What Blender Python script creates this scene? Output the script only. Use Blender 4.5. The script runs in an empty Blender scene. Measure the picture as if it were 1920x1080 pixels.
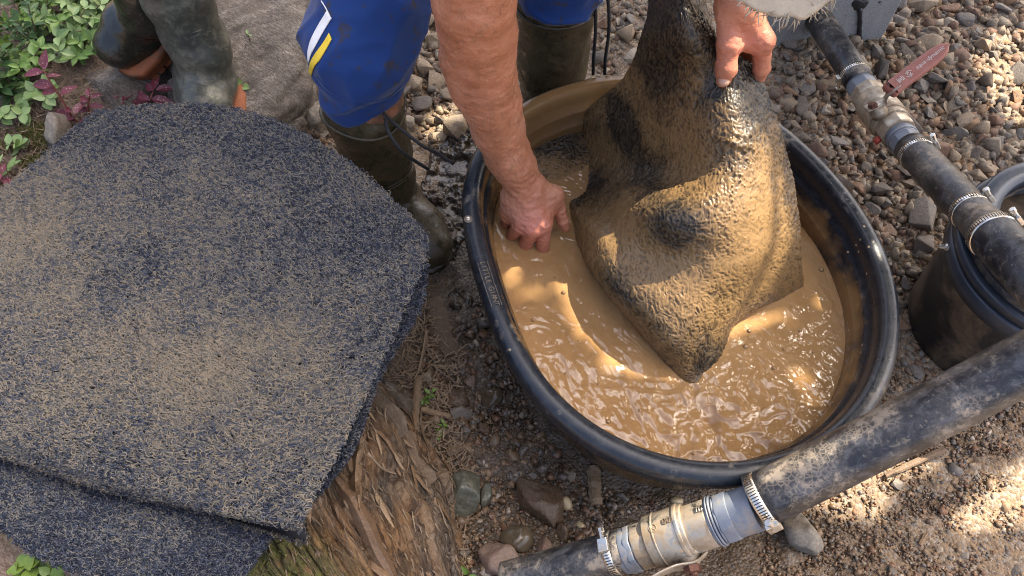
import bpy, bmesh, math, random
import numpy as np
from mathutils import Vector, Matrix
from mathutils.bvhtree import BVHTree
random.seed(7); rng = np.random.default_rng(7)
S = bpy.context.scene; COL = S.collection
# ------------------------------------------------------------ camera, sky, sun, exposure
FPX = 1478.0; PITCH = math.radians(60); CAMZ = 1.5
cd = bpy.data.cameras.new('camera'); cam = bpy.data.objects.new('camera', cd); COL.objects.link(cam)
cam.location = (0, 0, CAMZ); cam.rotation_euler = (math.radians(30), 0, 0)
cd.sensor_width = 36; cd.lens = 36 * FPX / 1920; cd.clip_end = 500; cd.clip_start = 0.05
S.camera = cam
SUN_EL = math.radians(56); SUN_AZ = math.radians(55)      # azimuth from +Y towards +X
SUNV = np.array([math.sin(SUN_AZ) * math.cos(SUN_EL), math.cos(SUN_AZ) * math.cos(SUN_EL), math.sin(SUN_EL)])
w = bpy.data.worlds.new('World'); S.world = w; w.use_nodes = True
nt = w.node_tree; bgn = nt.nodes['Background']
sk = nt.nodes.new('ShaderNodeTexSky'); sk.sky_type = 'NISHITA'; sk.sun_disc = False
sk.sun_elevation = SUN_EL; sk.sun_rotation = SUN_AZ; sk.air_density = 0.75; sk.dust_density = 8.0; sk.ozone_density = 1.0
nt.links.new(sk.outputs[0], bgn.inputs[0]); bgn.inputs[1].default_value = 0.15
sl = bpy.data.lights.new('sun', 'SUN'); sl.energy = 4.2; sl.angle = math.radians(0.5); sl.color = (1, .89, .72)
so = bpy.data.objects.new('sun', sl); COL.objects.link(so)
so.rotation_euler = Vector(SUNV).to_track_quat('Z', 'Y').to_euler()
S.view_settings.view_transform = 'Standard'; S.view_settings.look = 'None'
S.view_settings.gamma = 1; S.view_settings.use_curve_mapping = False
S.view_settings.exposure = 2.0
S.render.engine = 'CYCLES'; S.cycles.max_bounces = 4; S.cycles.filter_width = 1.05; S.cycles.use_denoising = True; S.cycles.denoising_prefilter = 'NONE'; S.cycles.use_light_tree = False; S.cycles.use_adaptive_sampling = False; S.cycles.sample_clamp_indirect = 3; S.cycles.blur_glossy = .6; S.cycles.caustics_reflective = False; S.cycles.caustics_refractive = False

# ------------------------------------------------------------ helpers
CT, ST = math.cos(PITCH), math.sin(PITCH)
def ray(px, py):
    dx = (px - 960) / FPX; dv = -(py - 540) / FPX
    return np.array([dx, CT + dv * ST, -ST + dv * CT])
O0 = np.array([0, 0, CAMZ])
def U(px, py, z):                      # measured photo point -> place on a level plane
    d = ray(px, py); return O0 + d * ((z - CAMZ) / d[2])
def D(px, py, depth):
    return O0 + ray(px, py) * depth
def proj(p):
    p = np.asarray(p, float); q = p - O0
    dep = q[..., 1] * CT - q[..., 2] * ST; up = q[..., 1] * ST + q[..., 2] * CT
    return np.stack([960 + FPX * q[..., 0] / dep, 540 - FPX * up / dep, dep], -1)

def _hash(ix, iy, iz, seed):
    h = (ix.astype(np.int64) * 374761393 + iy.astype(np.int64) * 668265263 + iz.astype(np.int64) * 1274126177 + seed * 974711) & 0xffffffff
    h = ((h ^ (h >> 13)) * 1274126177) & 0xffffffff
    h = ((h ^ (h >> 16)) * 668265263) & 0xffffffff
    return ((h ^ (h >> 15)) & 0xffff) / 32767.5 - 1.0
def vn(p, seed=0):
    p = np.asarray(p, float); i = np.floor(p).astype(np.int64); f = p - i; f = f * f * f * (f * (f * 6 - 15) + 10)
    r = 0
    for dx in (0, 1):
        wx = f[..., 0] if dx else 1 - f[..., 0]
        for dy in (0, 1):
            wy = f[..., 1] if dy else 1 - f[..., 1]
            for dz in (0, 1):
                wz = f[..., 2] if dz else 1 - f[..., 2]
                r = r + wx * wy * wz * _hash(i[..., 0] + dx, i[..., 1] + dy, i[..., 2] + dz, seed)
    return r
def fbm(p, seed=0, octv=4, gain=.5):
    a = 1; s = 0; p = np.asarray(p, float)
    for k in range(octv):
        s = s + a * vn(p * (2.03 ** k) + 17.3 * k, seed + k); a *= gain
    return s
def sstep(a, b, x):
    t = np.clip((x - a) / (b - a), 0, 1); return t * t * (3 - 2 * t)
def nrm(v):
    v = np.asarray(v, float); return v / (np.linalg.norm(v, axis=-1, keepdims=True) + 1e-12)

def tag(o, label=None, cat=None, group=None, kind=None):
    if label: o['label'] = label
    if cat: o['category'] = cat
    if group: o['group'] = group
    if kind: o['kind'] = kind
    return o
def empty(name, loc, label=None, cat=None, group=None):
    o = bpy.data.objects.new(name, None); o.empty_display_size = .05; o.location = [float(c) for c in loc]; COL.objects.link(o)
    return tag(o, label, cat, group)
def wloc(o):
    l = np.zeros(3)
    while o: l += np.array(o.location); o = o.parent
    return l
def link(me, name, parent=None, loc=None):
    o = bpy.data.objects.new(name, me); COL.objects.link(o)
    if parent is not None: o.parent = parent
    if loc is not None: o.location = [float(c) for c in loc]
    return o
def rawmesh(name, V, F, mat=None, smooth=True):
    V = np.asarray(V, np.float32); me = bpy.data.meshes.new(name)
    if isinstance(F, np.ndarray):
        k = F.shape[1]; n = len(F)
        me.vertices.add(len(V)); me.vertices.foreach_set('co', V.ravel())
        me.loops.add(n * k); me.loops.foreach_set('vertex_index', F.astype(np.int32).ravel())
        me.polygons.add(n); me.polygons.foreach_set('loop_start', np.arange(0, n * k, k, dtype=np.int32))
        me.update(calc_edges=True); me.validate()
    else:
        me.from_pydata(V.tolist(), [], [list(map(int, f)) for f in F]); me.update()
    if smooth: me.polygons.foreach_set('use_smooth', np.ones(len(me.polygons), bool)); me.update()
    if mat: me.materials.append(mat)
    return me
def mk(name, V, F, mat, parent=None, smooth=True, label=None, cat=None, group=None, kind=None, attr=None):
    """mesh from world coordinates; origin at its own base"""
    V = np.asarray(V, float); lo, hi = V.min(0), V.max(0)
    c = np.array([(lo[0] + hi[0]) / 2, (lo[1] + hi[1]) / 2, lo[2]])
    me = rawmesh(name, V - c, F, mat, smooth)
    if attr:
        for an, av in attr.items():
            at = me.attributes.new(an, 'FLOAT', 'POINT'); at.data.foreach_set('value', np.asarray(av, np.float32))
    o = link(me, name, parent, c - (wloc(parent) if parent is not None else 0))
    return tag(o, label, cat, group, kind)
def bev(o, w, seg=2, ang=35):
    m = o.modifiers.new('bevel', 'BEVEL'); m.width = w; m.segments = seg; m.limit_method = 'ANGLE'; m.angle_limit = math.radians(ang); m.harden_normals = False
    return o
class MB:
    """collects world-space geometry for one mesh"""
    def __init__(s): s.V = []; s.F = []; s.n = 0
    def add(s, V, F):
        V = np.asarray(V, float); s.V.append(V); s.F += [[int(i) + s.n for i in f] for f in F]; s.n += len(V); return s
    def build(s, name, mat, parent=None, **k): return mk(name, np.concatenate(s.V), s.F, mat, parent, **k)
def frame(d, up=(0, 0, 1)):
    d = nrm(d); u = np.asarray(up, float)
    if abs(d @ nrm(u)) > .98: u = np.array([0, 1., 0])
    a = nrm(np.cross(u, d)); b = np.cross(d, a); return a, b, d
def spline(P, n):
    P = np.asarray(P, float); m = len(P)
    if m == 2: return P[0] + (P[1] - P[0]) * np.linspace(0, 1, n)[:, None]
    E = np.vstack([2 * P[0] - P[1], P, 2 * P[-1] - P[-2]]); t = np.linspace(0, m - 1, n); i = np.minimum(t.astype(int), m - 2); f = (t - i)[:, None]
    a, b, c, d = E[i], E[i + 1], E[i + 2], E[i + 3]
    return .5 * (2 * b + (c - a) * f + (2 * a - 5 * b + 4 * c - d) * f ** 2 + (3 * b - a - 3 * c + d) * f ** 3)
def tube_geo(P, R, n=16, cap=True, wob=None):
    P = np.asarray(P, float); m = len(P); R = np.broadcast_to(np.asarray(R, float), (m,))
    T = nrm(np.gradient(P, axis=0)); a, b, _ = frame(T[0]); V = []
    for i in range(m):
        a = nrm(a - T[i] * (a @ T[i])); b = np.cross(T[i], a)
        th = np.arange(n) * 2 * math.pi / n; r = R[i]
        r = r * (1 + (wob(i, th) if wob else 0))
        V.append(P[i] + (np.cos(th) * r)[:, None] * a + (np.sin(th) * r)[:, None] * b)
    V = np.concatenate(V); F = []
    for i in range(m - 1):
        for j in range(n):
            k = (j + 1) % n; F.append([i * n + j, i * n + k, (i + 1) * n + k, (i + 1) * n + j])
    if cap: F.append(list(range(n))[::-1]); F.append([(m - 1) * n + j for j in range(n)])
    return V, F
def turned_geo(o, d, prof, n=32, ph=0, up=(0, 0, 1)):
    """profile [(t, r)] revolved (n-gon) about the axis o + t d"""
    a, b, d = frame(d, up); V = []
    th = ph + np.arange(n) * 2 * math.pi / n
    for t, r in prof: V.append(np.asarray(o) + d * t + (np.cos(th) * r)[:, None] * a + (np.sin(th) * r)[:, None] * b)
    V = np.concatenate(V); F = []; m = len(prof)
    for i in range(m - 1):
        for j in range(n):
            k = (j + 1) % n; F.append([i * n + j, i * n + k, (i + 1) * n + k, (i + 1) * n + j])
    F.append(list(range(n))[::-1]); F.append([(m - 1) * n + j for j in range(n)])
    return V, F
def box_geo(c, ax, half):
    a = [np.asarray(v, float) for v in ax]; V = []
    for x in (-1, 1):
        for y in (-1, 1):
            for z in (-1, 1): V.append(np.asarray(c) + a[0] * x * half[0] + a[1] * y * half[1] + a[2] * z * half[2])
    F = [[0, 1, 3, 2], [4, 6, 7, 5], [0, 4, 5, 1], [2, 3, 7, 6], [0, 2, 6, 4], [1, 5, 7, 3]]
    return V, F
def grid_faces(nu, nv, close_u=False):
    i, j = np.meshgrid(np.arange(nu if close_u else nu - 1), np.arange(nv - 1), indexing='ij')
    i2 = (i + 1) % nu
    return np.stack([i * nv + j, i2 * nv + j, i2 * nv + j + 1, i * nv + j + 1], -1).reshape(-1, 4)
def text_mesh(txt, size, depth, shear=0, mat=None, bevel=0):
    c = bpy.data.curves.new('lettering', 'FONT'); c.body = txt; c.size = size; c.extrude = depth; c.shear = shear
    c.align_x = 'CENTER'; c.align_y = 'CENTER'; c.bevel_depth = bevel; c.resolution_u = 4
    o = bpy.data.objects.new('lettering', c); COL.objects.link(o)
    bpy.context.view_layer.update()
    me = bpy.data.meshes.new_from_object(o.evaluated_get(bpy.context.evaluated_depsgraph_get()))
    bpy.data.objects.remove(o); bpy.data.curves.remove(c)
    me.materials.clear()
    if mat: me.materials.append(mat)
    return me
def place(me, name, parent, c, x, y, z, **k):
    M = np.eye(4); M[:3, 0] = x; M[:3, 1] = y; M[:3, 2] = z; M[:3, 3] = np.asarray(c) - (wloc(parent) if parent is not None else 0)
    o = link(me, name, parent); o.matrix_local = Matrix(M.tolist()); return tag(o, **k)

# ---- signed distance modelling + surface nets (organic bodies as one surface)
def smin(a, b, k):
    h = np.maximum(k - np.abs(a - b), 0) / k; return np.minimum(a, b) - h * h * k * .25
class SDF:
    def __init__(s, h): s.h = h; s.P = []
    def cone(s, a, b, r1, r2, k=.01, flat=None, sub=False):
        s.P.append((np.asarray(a, float), np.asarray(b, float), r1, r2, k, flat, sub)); return s
    def chain(s, pts, rs, k=.01, flat=None):
        for i in range(len(pts) - 1): s.cone(pts[i], pts[i + 1], rs[i], rs[i + 1], k, flat)
        return s
    def grid(s):
        h = s.h; lo = np.min([np.minimum(p[0], p[1]) - max(p[2], p[3]) for p in s.P if not p[6]], 0) - 4 * h
        hi = np.max([np.maximum(p[0], p[1]) + max(p[2], p[3]) for p in s.P if not p[6]], 0) + 4 * h
        n = np.ceil((hi - lo) / h).astype(int) + 1; G = np.full(n, .3, np.float32)
        for a, b, r1, r2, k, flat, sub in s.P:
            m = max(r1, r2) + 2.5 * k + 3 * h
            i0 = np.clip(np.floor((np.minimum(a, b) - m - lo) / h).astype(int), 0, n); i1 = np.clip(np.ceil((np.maximum(a, b) + m - lo) / h).astype(int) + 1, 0, n)
            if np.any(i1 <= i0): continue
            X, Y, Z = [lo[q] + h * np.arange(i0[q], i1[q]) for q in range(3)]
            px = (X - a[0])[:, None, None]; py = (Y - a[1])[None, :, None]; pz = (Z - a[2])[None, None, :]
            ba = b - a; t = np.clip((px * ba[0] + py * ba[1] + pz * ba[2]) / (ba @ ba + 1e-12), 0, 1)
            qx, qy, qz = px - ba[0] * t, py - ba[1] * t, pz - ba[2] * t
            d2 = qx * qx + qy * qy + qz * qz
            if flat is not None:
                fn, fs = flat; c = qx * fn[0] + qy * fn[1] + qz * fn[2]; d2 = d2 + c * c * (1 / fs ** 2 - 1)
            d = (np.sqrt(d2) - (r1 + (r2 - r1) * t)).astype(np.float32)
            if flat is not None: d = d * .8
            sl_ = tuple(slice(i0[q], i1[q]) for q in range(3))
            G[sl_] = -smin(-G[sl_], d, k) if sub else smin(G[sl_], d, k)
        return G, lo
    def mesh(s, disp=None):
        G, lo = s.grid(); h = s.h
        if disp is not None:
            near = np.abs(G) < .03; I = np.argwhere(near); G[near] -= disp(lo + I * h).astype(np.float32)
        ins = G < 0; nx, ny, nz = G.shape
        c = np.zeros((nx - 1, ny - 1, nz - 1), np.int8)
        for dx in (0, 1):
            for dy in (0, 1):
                for dz in (0, 1): c += ins[dx:nx - 1 + dx, dy:ny - 1 + dy, dz:nz - 1 + dz]
        act = (c > 0) & (c < 8); I = np.argwhere(act); idx = np.full(act.shape, -1, np.int32); idx[act] = np.arange(len(I))
        acc = np.zeros((len(I), 3)); cnt = np.zeros(len(I)); cor = {}
        for q in range(8):
            dd = np.array([q & 1, (q >> 1) & 1, (q >> 2) & 1]); cor[q] = G[I[:, 0] + dd[0], I[:, 1] + dd[1], I[:, 2] + dd[2]]
        for q in range(8):
            for ax in range(3):
                if q & (1 << ax): continue
                r = q | (1 << ax); a, b = cor[q], cor[r]; m = (a < 0) != (b < 0)
                t = np.where(m, a / np.where(m, a - b, 1), 0); p = np.array([q & 1, (q >> 1) & 1, (q >> 2) & 1], float)
                pp = np.repeat(p[None], len(I), 0); pp[:, ax] += t; acc += pp * m[:, None]; cnt += m
        V = lo + (I + acc / cnt[:, None]) * h; Fs = []
        for ax in range(3):
            u, v = (ax + 1) % 3, (ax + 2) % 3
            A = np.moveaxis(ins, ax, 0); e = A[:-1] != A[1:]; e = np.moveaxis(e, 0, ax); E = np.argwhere(e)
            E = E[(E[:, u] > 0) & (E[:, v] > 0) & (E[:, u] < G.shape[u] - 1) & (E[:, v] < G.shape[v] - 1)]
            def off(du, dv):
                J = E.copy(); J[:, u] -= du; J[:, v] -= dv; return idx[J[:, 0], J[:, 1], J[:, 2]]
            Q = np.stack([off(1, 1), off(0, 1), off(0, 0), off(1, 0)], -1); fl = ~ins[E[:, 0], E[:, 1], E[:, 2]]
            Q[fl] = Q[fl][:, ::-1]; Fs.append(Q)
        F = np.concatenate(Fs); F = F[(F >= 0).all(1)]
        return V, F
def joinVF(L):
    Vs, Fs, n = [], [], 0
    for V, F in L: Vs.append(V); Fs.append(np.asarray(F) + n); n += len(V)
    return np.concatenate(Vs), np.concatenate(Fs)
# ------------------------------------------------------------ procedural materials
class NT:
    def __init__(s, name, rough=.6, spec=.5, metal=0):
        s.m = bpy.data.materials.new(name); s.m.use_nodes = True; s.t = s.m.node_tree
        s.b = s.t.nodes['Principled BSDF']; s.set('Roughness', rough); s.set('Specular IOR Level', spec); s.set('Metallic', metal)
        s._pos = None
    def n(s, ty): return s.t.nodes.new(ty)
    def put(s, sock, v):
        if isinstance(v, bpy.types.NodeSocket): s.t.links.new(v, sock)
        elif isinstance(v, (tuple, list)) and sock.type == 'RGBA' and len(v) == 3: sock.default_value = (*v, 1)
        else: sock.default_value = v
    def set(s, k, v): s.put(s.b.inputs[k], v); return s
    @property
    def pos(s):
        if s._pos is None: s._pos = s.n('ShaderNodeNewGeometry').outputs['Position']
        return s._pos
    def xyz(s, v=None):
        x = s.n('ShaderNodeSeparateXYZ'); s.put(x.inputs[0], v or s.pos); return x.outputs
    def mapv(s, v=None, scale=(1, 1, 1), rot=(0, 0, 0), loc=(0, 0, 0)):
        r = s.n('ShaderNodeMapping'); s.put(r.inputs[0], v or s.pos); r.inputs['Rotation'].default_value = rot; r.inputs['Location'].default_value = loc
        m = s.n('ShaderNodeMapping'); s.put(m.inputs[0], r.outputs[0]); m.inputs['Scale'].default_value = scale
        return m.outputs[0]
    def obj(s): return s.n('ShaderNodeTexCoord').outputs['Object']
    def noise(s, scale, det=4, rough=.55, dist=0, v=None, col=False):
        x = s.n('ShaderNodeTexNoise'); s.put(x.inputs['Vector'], v or s.pos); x.inputs['Scale'].default_value = scale; x.inputs['Detail'].default_value = det
        x.inputs['Roughness'].default_value = rough; x.inputs['Distortion'].default_value = dist; return x.outputs['Color' if col else 'Fac']
    def vor(s, scale, feat='F1', out='Distance', v=None, rnd=1):
        x = s.n('ShaderNodeTexVoronoi'); x.feature = feat; s.put(x.inputs['Vector'], v or s.pos); x.inputs['Scale'].default_value = scale; x.inputs['Randomness'].default_value = rnd
        return x.outputs[out]
    def ramp(s, f, stops, interp='LINEAR'):
        x = s.n('ShaderNodeValToRGB'); s.put(x.inputs[0], f); x.color_ramp.interpolation = interp; e = x.color_ramp.elements
        while len(e) < len(stops): e.new(.5)
        for q, (p, c) in zip(e, stops): q.position = p; q.color = (*c, 1) if isinstance(c, (tuple, list)) else (c, c, c, 1)
        return x.outputs[0]
    def math(s, op, a, b=0, clamp=False):
        x = s.n('ShaderNodeMath'); x.operation = op; x.use_clamp = clamp; s.put(x.inputs[0], a); s.put(x.inputs[1], b); return x.outputs[0]
    def mr(s, v, a, b, c=0, d=1):
        x = s.n('ShaderNodeMapRange'); s.put(x.inputs[0], v)
        for i, q in enumerate((a, b, c, d)): s.put(x.inputs[i + 1], q)
        x.clamp = True; return x.outputs[0]
    def mix(s, f, a, b, mode='MIX'):
        x = s.n('ShaderNodeMix'); x.data_type = 'RGBA'; x.blend_type = mode; s.put(x.inputs[0], f); s.put(x.inputs[6], a); s.put(x.inputs[7], b); return x.outputs[2]
    def bump(s, h, strength=.5, dist=.005, nrm=None):
        x = s.n('ShaderNodeBump'); s.put(x.inputs['Height'], h); s.put(x.inputs['Strength'], strength); x.inputs['Distance'].default_value = dist
        if nrm: s.put(x.inputs['Normal'], nrm)
        return x.outputs[0]
    def attr(s, nm): x = s.n('ShaderNodeAttribute'); x.attribute_name = nm; return x.outputs['Fac']
    def rnd(s): return s.n('ShaderNodeObjectInfo').outputs['Random']
    def isl(s): return s.n('ShaderNodeNewGeometry').outputs['Random Per Island']
    def point(s): return s.n('ShaderNodeNewGeometry').outputs['Pointiness']
    def normal(s): return s.n('ShaderNodeNewGeometry').outputs['Normal']
    def __call__(s, col=None, rough=None, bump=None):
        if col is not None: s.set('Base Color', col)
        if rough is not None: s.set('Roughness', rough)
        if bump is not None: s.t.links.new(bump, s.b.inputs['Normal'])
        return s.m
M = {}
MUD = (.245, .135, .055); MUDD = (.14, .08, .036); TAN = (.42, .32, .21)

def m_ground():
    t = NT('earth'); x, y, z = t.xyz()
    n1 = t.noise(7, 6, .62); n2 = t.noise(60, 4, .6); n3 = t.noise(2.2, 3)
    dirt = t.ramp(n1, [(.3, (.095, .058, .034)), (.5, (.165, .108, .064)), (.7, (.25, .175, .108))])
    cells = t.vor(150, out='Color'); cellc = t.ramp(t.xyz(cells)[0], [(0, (.09, .065, .045)), (.3, (.20, .14, .082)), (.55, (.27, .175, .095)), (.8, (.23, .20, .165)), (1, (.40, .32, .23))])
    grav = t.mix(.75, dirt, cellc)
    # wet, dark mud close to the tub
    dx = t.math('SUBTRACT', x, .25); dy = t.math('SUBTRACT', y, .72)
    r = t.math('SQRT', t.math('ADD', t.math('MULTIPLY', dx, dx), t.math('MULTIPLY', dy, dy)))
    wet = t.mr(t.math('ADD', r, t.math('MULTIPLY', t.math('SUBTRACT', n3, .5), .35)), .50, .66, 1, 0)
    wet = t.math('MULTIPLY', wet, t.mr(x, .35, .6, 1, .25))
    puddle = t.mr(t.noise(26, 3, .5), .46, .52)
    wetc = t.ramp(n2, [(.3, (.028, .019, .012)), (.7, (.07, .047, .027))])
    grav = t.mix(t.math('MULTIPLY', wet, .7), grav, wetc)
    # forest litter on the left bank
    lit = t.mr(t.math('ADD', x, t.math('MULTIPLY', n1, .3)), -.12, -.35)
    fib = t.noise(70, 5, .7, 1.5, t.mapv(scale=(1, 2.5, 1), rot=(0, 0, .7)))
    litc = t.ramp(fib, [(.3, (.085, .055, .036)), (.5, (.19, .13, .09)), (.68, (.33, .25, .18))])
    moss = t.mr(t.noise(9, 5, .6), .56, .66)
    litc = t.mix(t.math('MULTIPLY', moss, .7), litc, t.ramp(n2, [(.3, (.05, .055, .014)), (.7, (.15, .14, .04))]))
    col = t.mix(lit, grav, litc)
    rough = t.mix(wet, (.85,) * 3, t.mix(puddle, (.30,) * 3, (.05,) * 3))
    h = t.math('ADD', t.math('MULTIPLY', t.vor(150), -.7), t.math('MULTIPLY', t.noise(90, 6, .7), 1.0))
    return t(col, rough, t.bump(h, .8, .006))
M['ground'] = m_ground()

def m_stone(name, ramp, rough=(.35, .75), isl=False, scale=45, wet=True, bump=.5):
    t = NT(name); x, y, z = t.xyz()
    f = t.isl() if isl else t.rnd()
    c = t.ramp(f, ramp, 'CONSTANT' if len(ramp) > 7 else 'LINEAR')
    off = t.n('ShaderNodeVectorMath'); off.operation = 'ADD'; t.put(off.inputs[0], t.pos); t.put(off.inputs[1], t.math('MULTIPLY', f, 9.))
    n = t.noise(scale, 6, .65, .3, off.outputs[0]); n2 = t.noise(scale * 6, 3, .6, 0, off.outputs[0])
    lay = t.noise(scale * .8, 4, .6, .4, t.mapv(off.outputs[0], scale=(1, 3.5, 2), rot=(.3, .5, .9)))
    c = t.mix(t.ramp(n, [(.35, .6), (.65, 0.)]), c, t.mix(.5, c, (.06, .04, .025), 'MIX'))
    c = t.mix(t.ramp(lay, [(.55, 0.), (.75, .45)]), c, (.36, .27, .18))
    c = t.mix(t.ramp(n2, [(.4, .35), (.6, 0.)]), c, (.05, .035, .025))
    dx = t.math('SUBTRACT', x, .3); dy = t.math('SUBTRACT', y, .72)
    r = t.math('SQRT', t.math('ADD', t.math('MULTIPLY', dx, dx), t.math('MULTIPLY', dy, dy)))
    wt = t.mr(t.math('ADD', r, t.math('MULTIPLY', f, .3)), .5, 1.0, 1, 0)
    if not wet: wt = t.math('MULTIPLY', wt, .0)
    c = t.mix(t.math('MULTIPLY', wt, .45), c, (.07, .045, .025))
    rg = t.math('ADD', t.mr(wt, 0, 1, rough[1], rough[0]), t.math('MULTIPLY', t.math('SUBTRACT', n, .5), .4))
    return t(c, rg, t.bump(t.math('ADD', n, t.math('MULTIPLY', n2, .35)), bump, .004))
GR = [(0, (.20, .14, .09)), (.14, (.27, .21, .145)), (.28, (.27, .155, .075)), (.42, (.17, .145, .115)), (.52, (.34, .25, .155)), (.66, (.20, .11, .065)), (.8, (.24, .19, .13)), (.93, (.42, .33, .22))]
M['gravel'] = m_stone('gravel stone', GR)
STC = {'grey': [(0, (.17, .15, .125)), (1, (.24, .205, .165))], 'tan': [(0, (.29, .215, .135)), (1, (.36, .27, .175))], 'rust brown': [(0, (.20, .105, .06)), (1, (.29, .16, .08))], 'dark': [(0, (.10, .085, .07)), (1, (.15, .12, .09))], 'pale': [(0, (.40, .32, .22)), (1, (.47, .39, .29))]}
for k_, v_ in STC.items(): M['st_' + k_] = m_stone(k_ + ' stone', v_, bump=.7)
M['gravel_i'] = m_stone('fine gravel', GR, isl=True)
BR = [(0, (.13, .08, .045)), (.16, (.23, .14, .075)), (.32, (.16, .14, .115)), (.48, (.30, .19, .105)), (.62, (.25, .12, .06)), (.75, (.19, .17, .145)), (.88, (.38, .25, .14)), (.97, (.52, .43, .33))]
M['grit_i'] = m_stone('brown grit', BR, isl=True, rough=(.3, .8))
M['grit'] = m_stone('brown grit stone', BR, rough=(.25, .7))
def rockm(name, c1, c2, c3, **k): return m_stone(name, [(0, c1), (.5, c2), (1, c3)], **k)
M['rock_green'] = rockm('green schist', (.115, .145, .115), (.13, .15, .115), (.14, .145, .10), rough=(.22, .5), scale=25)
M['rock_brown'] = rockm('brown conglomerate', (.17, .105, .065), (.19, .12, .07), (.16, .1, .06), rough=(.3, .6), scale=60, bump=.9)
M['rock_wet'] = rockm('wet pebble', (.13, .11, .07), (.15, .115, .07), (.12, .1, .06), rough=(.12, .3), scale=20, bump=.2)
M['rock_pink'] = rockm('pinkish stone', (.30, .20, .15), (.33, .21, .15), (.28, .2, .15), rough=(.4, .7), scale=70)
M['rock_cream'] = rockm('cream pebble', (.5, .39, .2), (.52, .4, .22), (.5, .42, .25), rough=(.2, .4), scale=15, bump=.1, wet=False)
M['rock_grey'] = rockm('grey tan stone', (.30, .26, .20), (.32, .27, .2), (.28, .25, .2), scale=30, wet=False)

def m_slab():
    t = NT('bedrock'); n = t.noise(14, 8, .65, .6, t.mapv(scale=(1, 2.2, 1), rot=(0, 0, -.6))); n2 = t.noise(110, 4, .7, 1.2, t.mapv(scale=(1, 3, 1), rot=(0, 0, .5)))
    c = t.ramp(n, [(.30, (.06, .045, .034)), (.42, (.19, .155, .12)), (.54, (.27, .23, .18)), (.68, (.42, .36, .29))])
    c = t.mix(t.ramp(n2, [(.45, .75), (.58, 0)]), c, (.06, .046, .034)); c = t.mix(t.ramp(t.noise(5, 4), [(.5, 0), (.62, .6)]), c, (.13, .09, .06))
    return t(c, .82, t.bump(t.math('ADD', n, t.math('MULTIPLY', n2, .5)), .9, .008))
M['slab'] = m_slab()

def m_plastic():        # black tub and bucket plastic, splashed and dusted with mud
    t = NT('black tub plastic', spec=.5); z = t.xyz()[2]
    n = t.noise(11, 5, .6); n2 = t.noise(55, 5, .7); sp = t.vor(55)
    up = t.xyz(t.normal())[2]
    c = t.mix(t.ramp(n2, [(.5, 0), (.8, .5)]), (.012, .015, .020), (.05, .055, .06))
    dust = t.math('MULTIPLY', t.ramp(t.math('ADD', n, t.math('MULTIPLY', n2, .4)), [(.80, 0), (.92, .7)]), t.mr(up, .1, .8))
    c = t.mix(dust, c, (.30, .24, .17)); coat = t.attr('mud')
    cm = t.math('ADD', coat, t.math('MULTIPLY', t.math('SUBTRACT', n, .5), .9)); cm = t.math('MULTIPLY', t.mr(cm, .42, .6), t.mr(coat, .02, .1))
    c = t.mix(cm, c, t.mix(n2, (.15, .085, .034), (.22, .125, .052)))
    spots = t.math('MULTIPLY', t.mr(sp, .10, .14, 1, 0), t.mr(t.noise(8, 2), .58, .62)); c = t.mix(spots, c, (.33, .24, .13))
    rg = t.mix(t.math('MAXIMUM', dust, 0), t.mr(n2, .3, .7, .22, .42), (.8,) * 3); rg = t.mix(cm, rg, (.2,) * 3)
    return t(c, rg, t.bump(t.math('ADD', n2, t.math('MULTIPLY', cm, .6)), .25, .002))
M['tub'] = m_plastic()

def m_water():
    t = NT('muddy water', spec=.5); n = t.noise(5, 5, .6, 1.5); n2 = t.noise(25, 4, .6, 2)
    c = t.mix(t.ramp(n, [(.35, 0), (.65, 1)]), (.30, .168, .068), (.385, .228, .098)); c = t.mix(t.math('MULTIPLY', n2, .3), c, (.27, .145, .055))
    t.set('Coat Weight', .3); t.set('Coat Roughness', .03)
    return t(c, .07, t.bump(t.noise(80, 3, .5, 1.2), .12, .004))
M['water'] = m_water()
M['bubble'] = NT('mud bubble', rough=.05)((.30, .18, .08))

def m_heldmat():
    t = NT('mud caked coil matting', spec=.45); a = t.attr('mud'); h = t.attr('worm'); n = t.noise(40, 5, .65)
    thick = t.mr(t.math('ADD', a, t.math('MULTIPLY', t.math('SUBTRACT', n, .5), .5)), .25, .75)
    mud = t.mix(t.noise(13, 4), (.145, .088, .036), (.295, .178, .074))
    wet = t.mix(t.mr(h, -.3, .7), (.010, .009, .008), t.mix(thick, (.065, .048, .028), mud))  # grooves coloured near black to paint in crevice shade
    c = t.mix(thick, wet, t.mix(t.mr(h, -.8, .15, .62, 0), mud, (.06, .04, .02)))  # groove shade painted into the thick mud too
    return t(c, t.mr(n, .3, .7, .27, .45), t.bump(t.noise(420, 3, .6), .35, .0015))
M['heldmat'] = m_heldmat()

def m_fil():
    t = NT('coil filament', spec=.35); f = t.isl(); x, y, z = t.xyz(); n = t.noise(4.5, 4, .6, 0, t.mapv(scale=(1.6, 1, 1), rot=(0, 0, .45))); n2 = t.noise(22, 3)
    d = t.math('ADD', t.math('MULTIPLY', t.math('SUBTRACT', n, .5), .9), t.math('ADD', t.math('MULTIPLY', f, .85), t.math('MULTIPLY', t.math('SUBTRACT', n2, .5), .35)))
    d = t.math('ADD', d, t.attr('silt'))  # silt tone, with sun patches painted in on the folded mat
    c = t.ramp(d, [(.15, (.010, .014, .026)), (.26, (.030, .041, .070)), (.42, (.068, .072, .080)), (.64, (.125, .116, .100)), (1., (.21, .172, .122))])
    return t(c, .5)
M['fil'] = m_fil()
M['fil_core'] = NT('coil mat core', rough=.8)((.004, .005, .008))  # near-black core puts shade into the gaps between filaments

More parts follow.
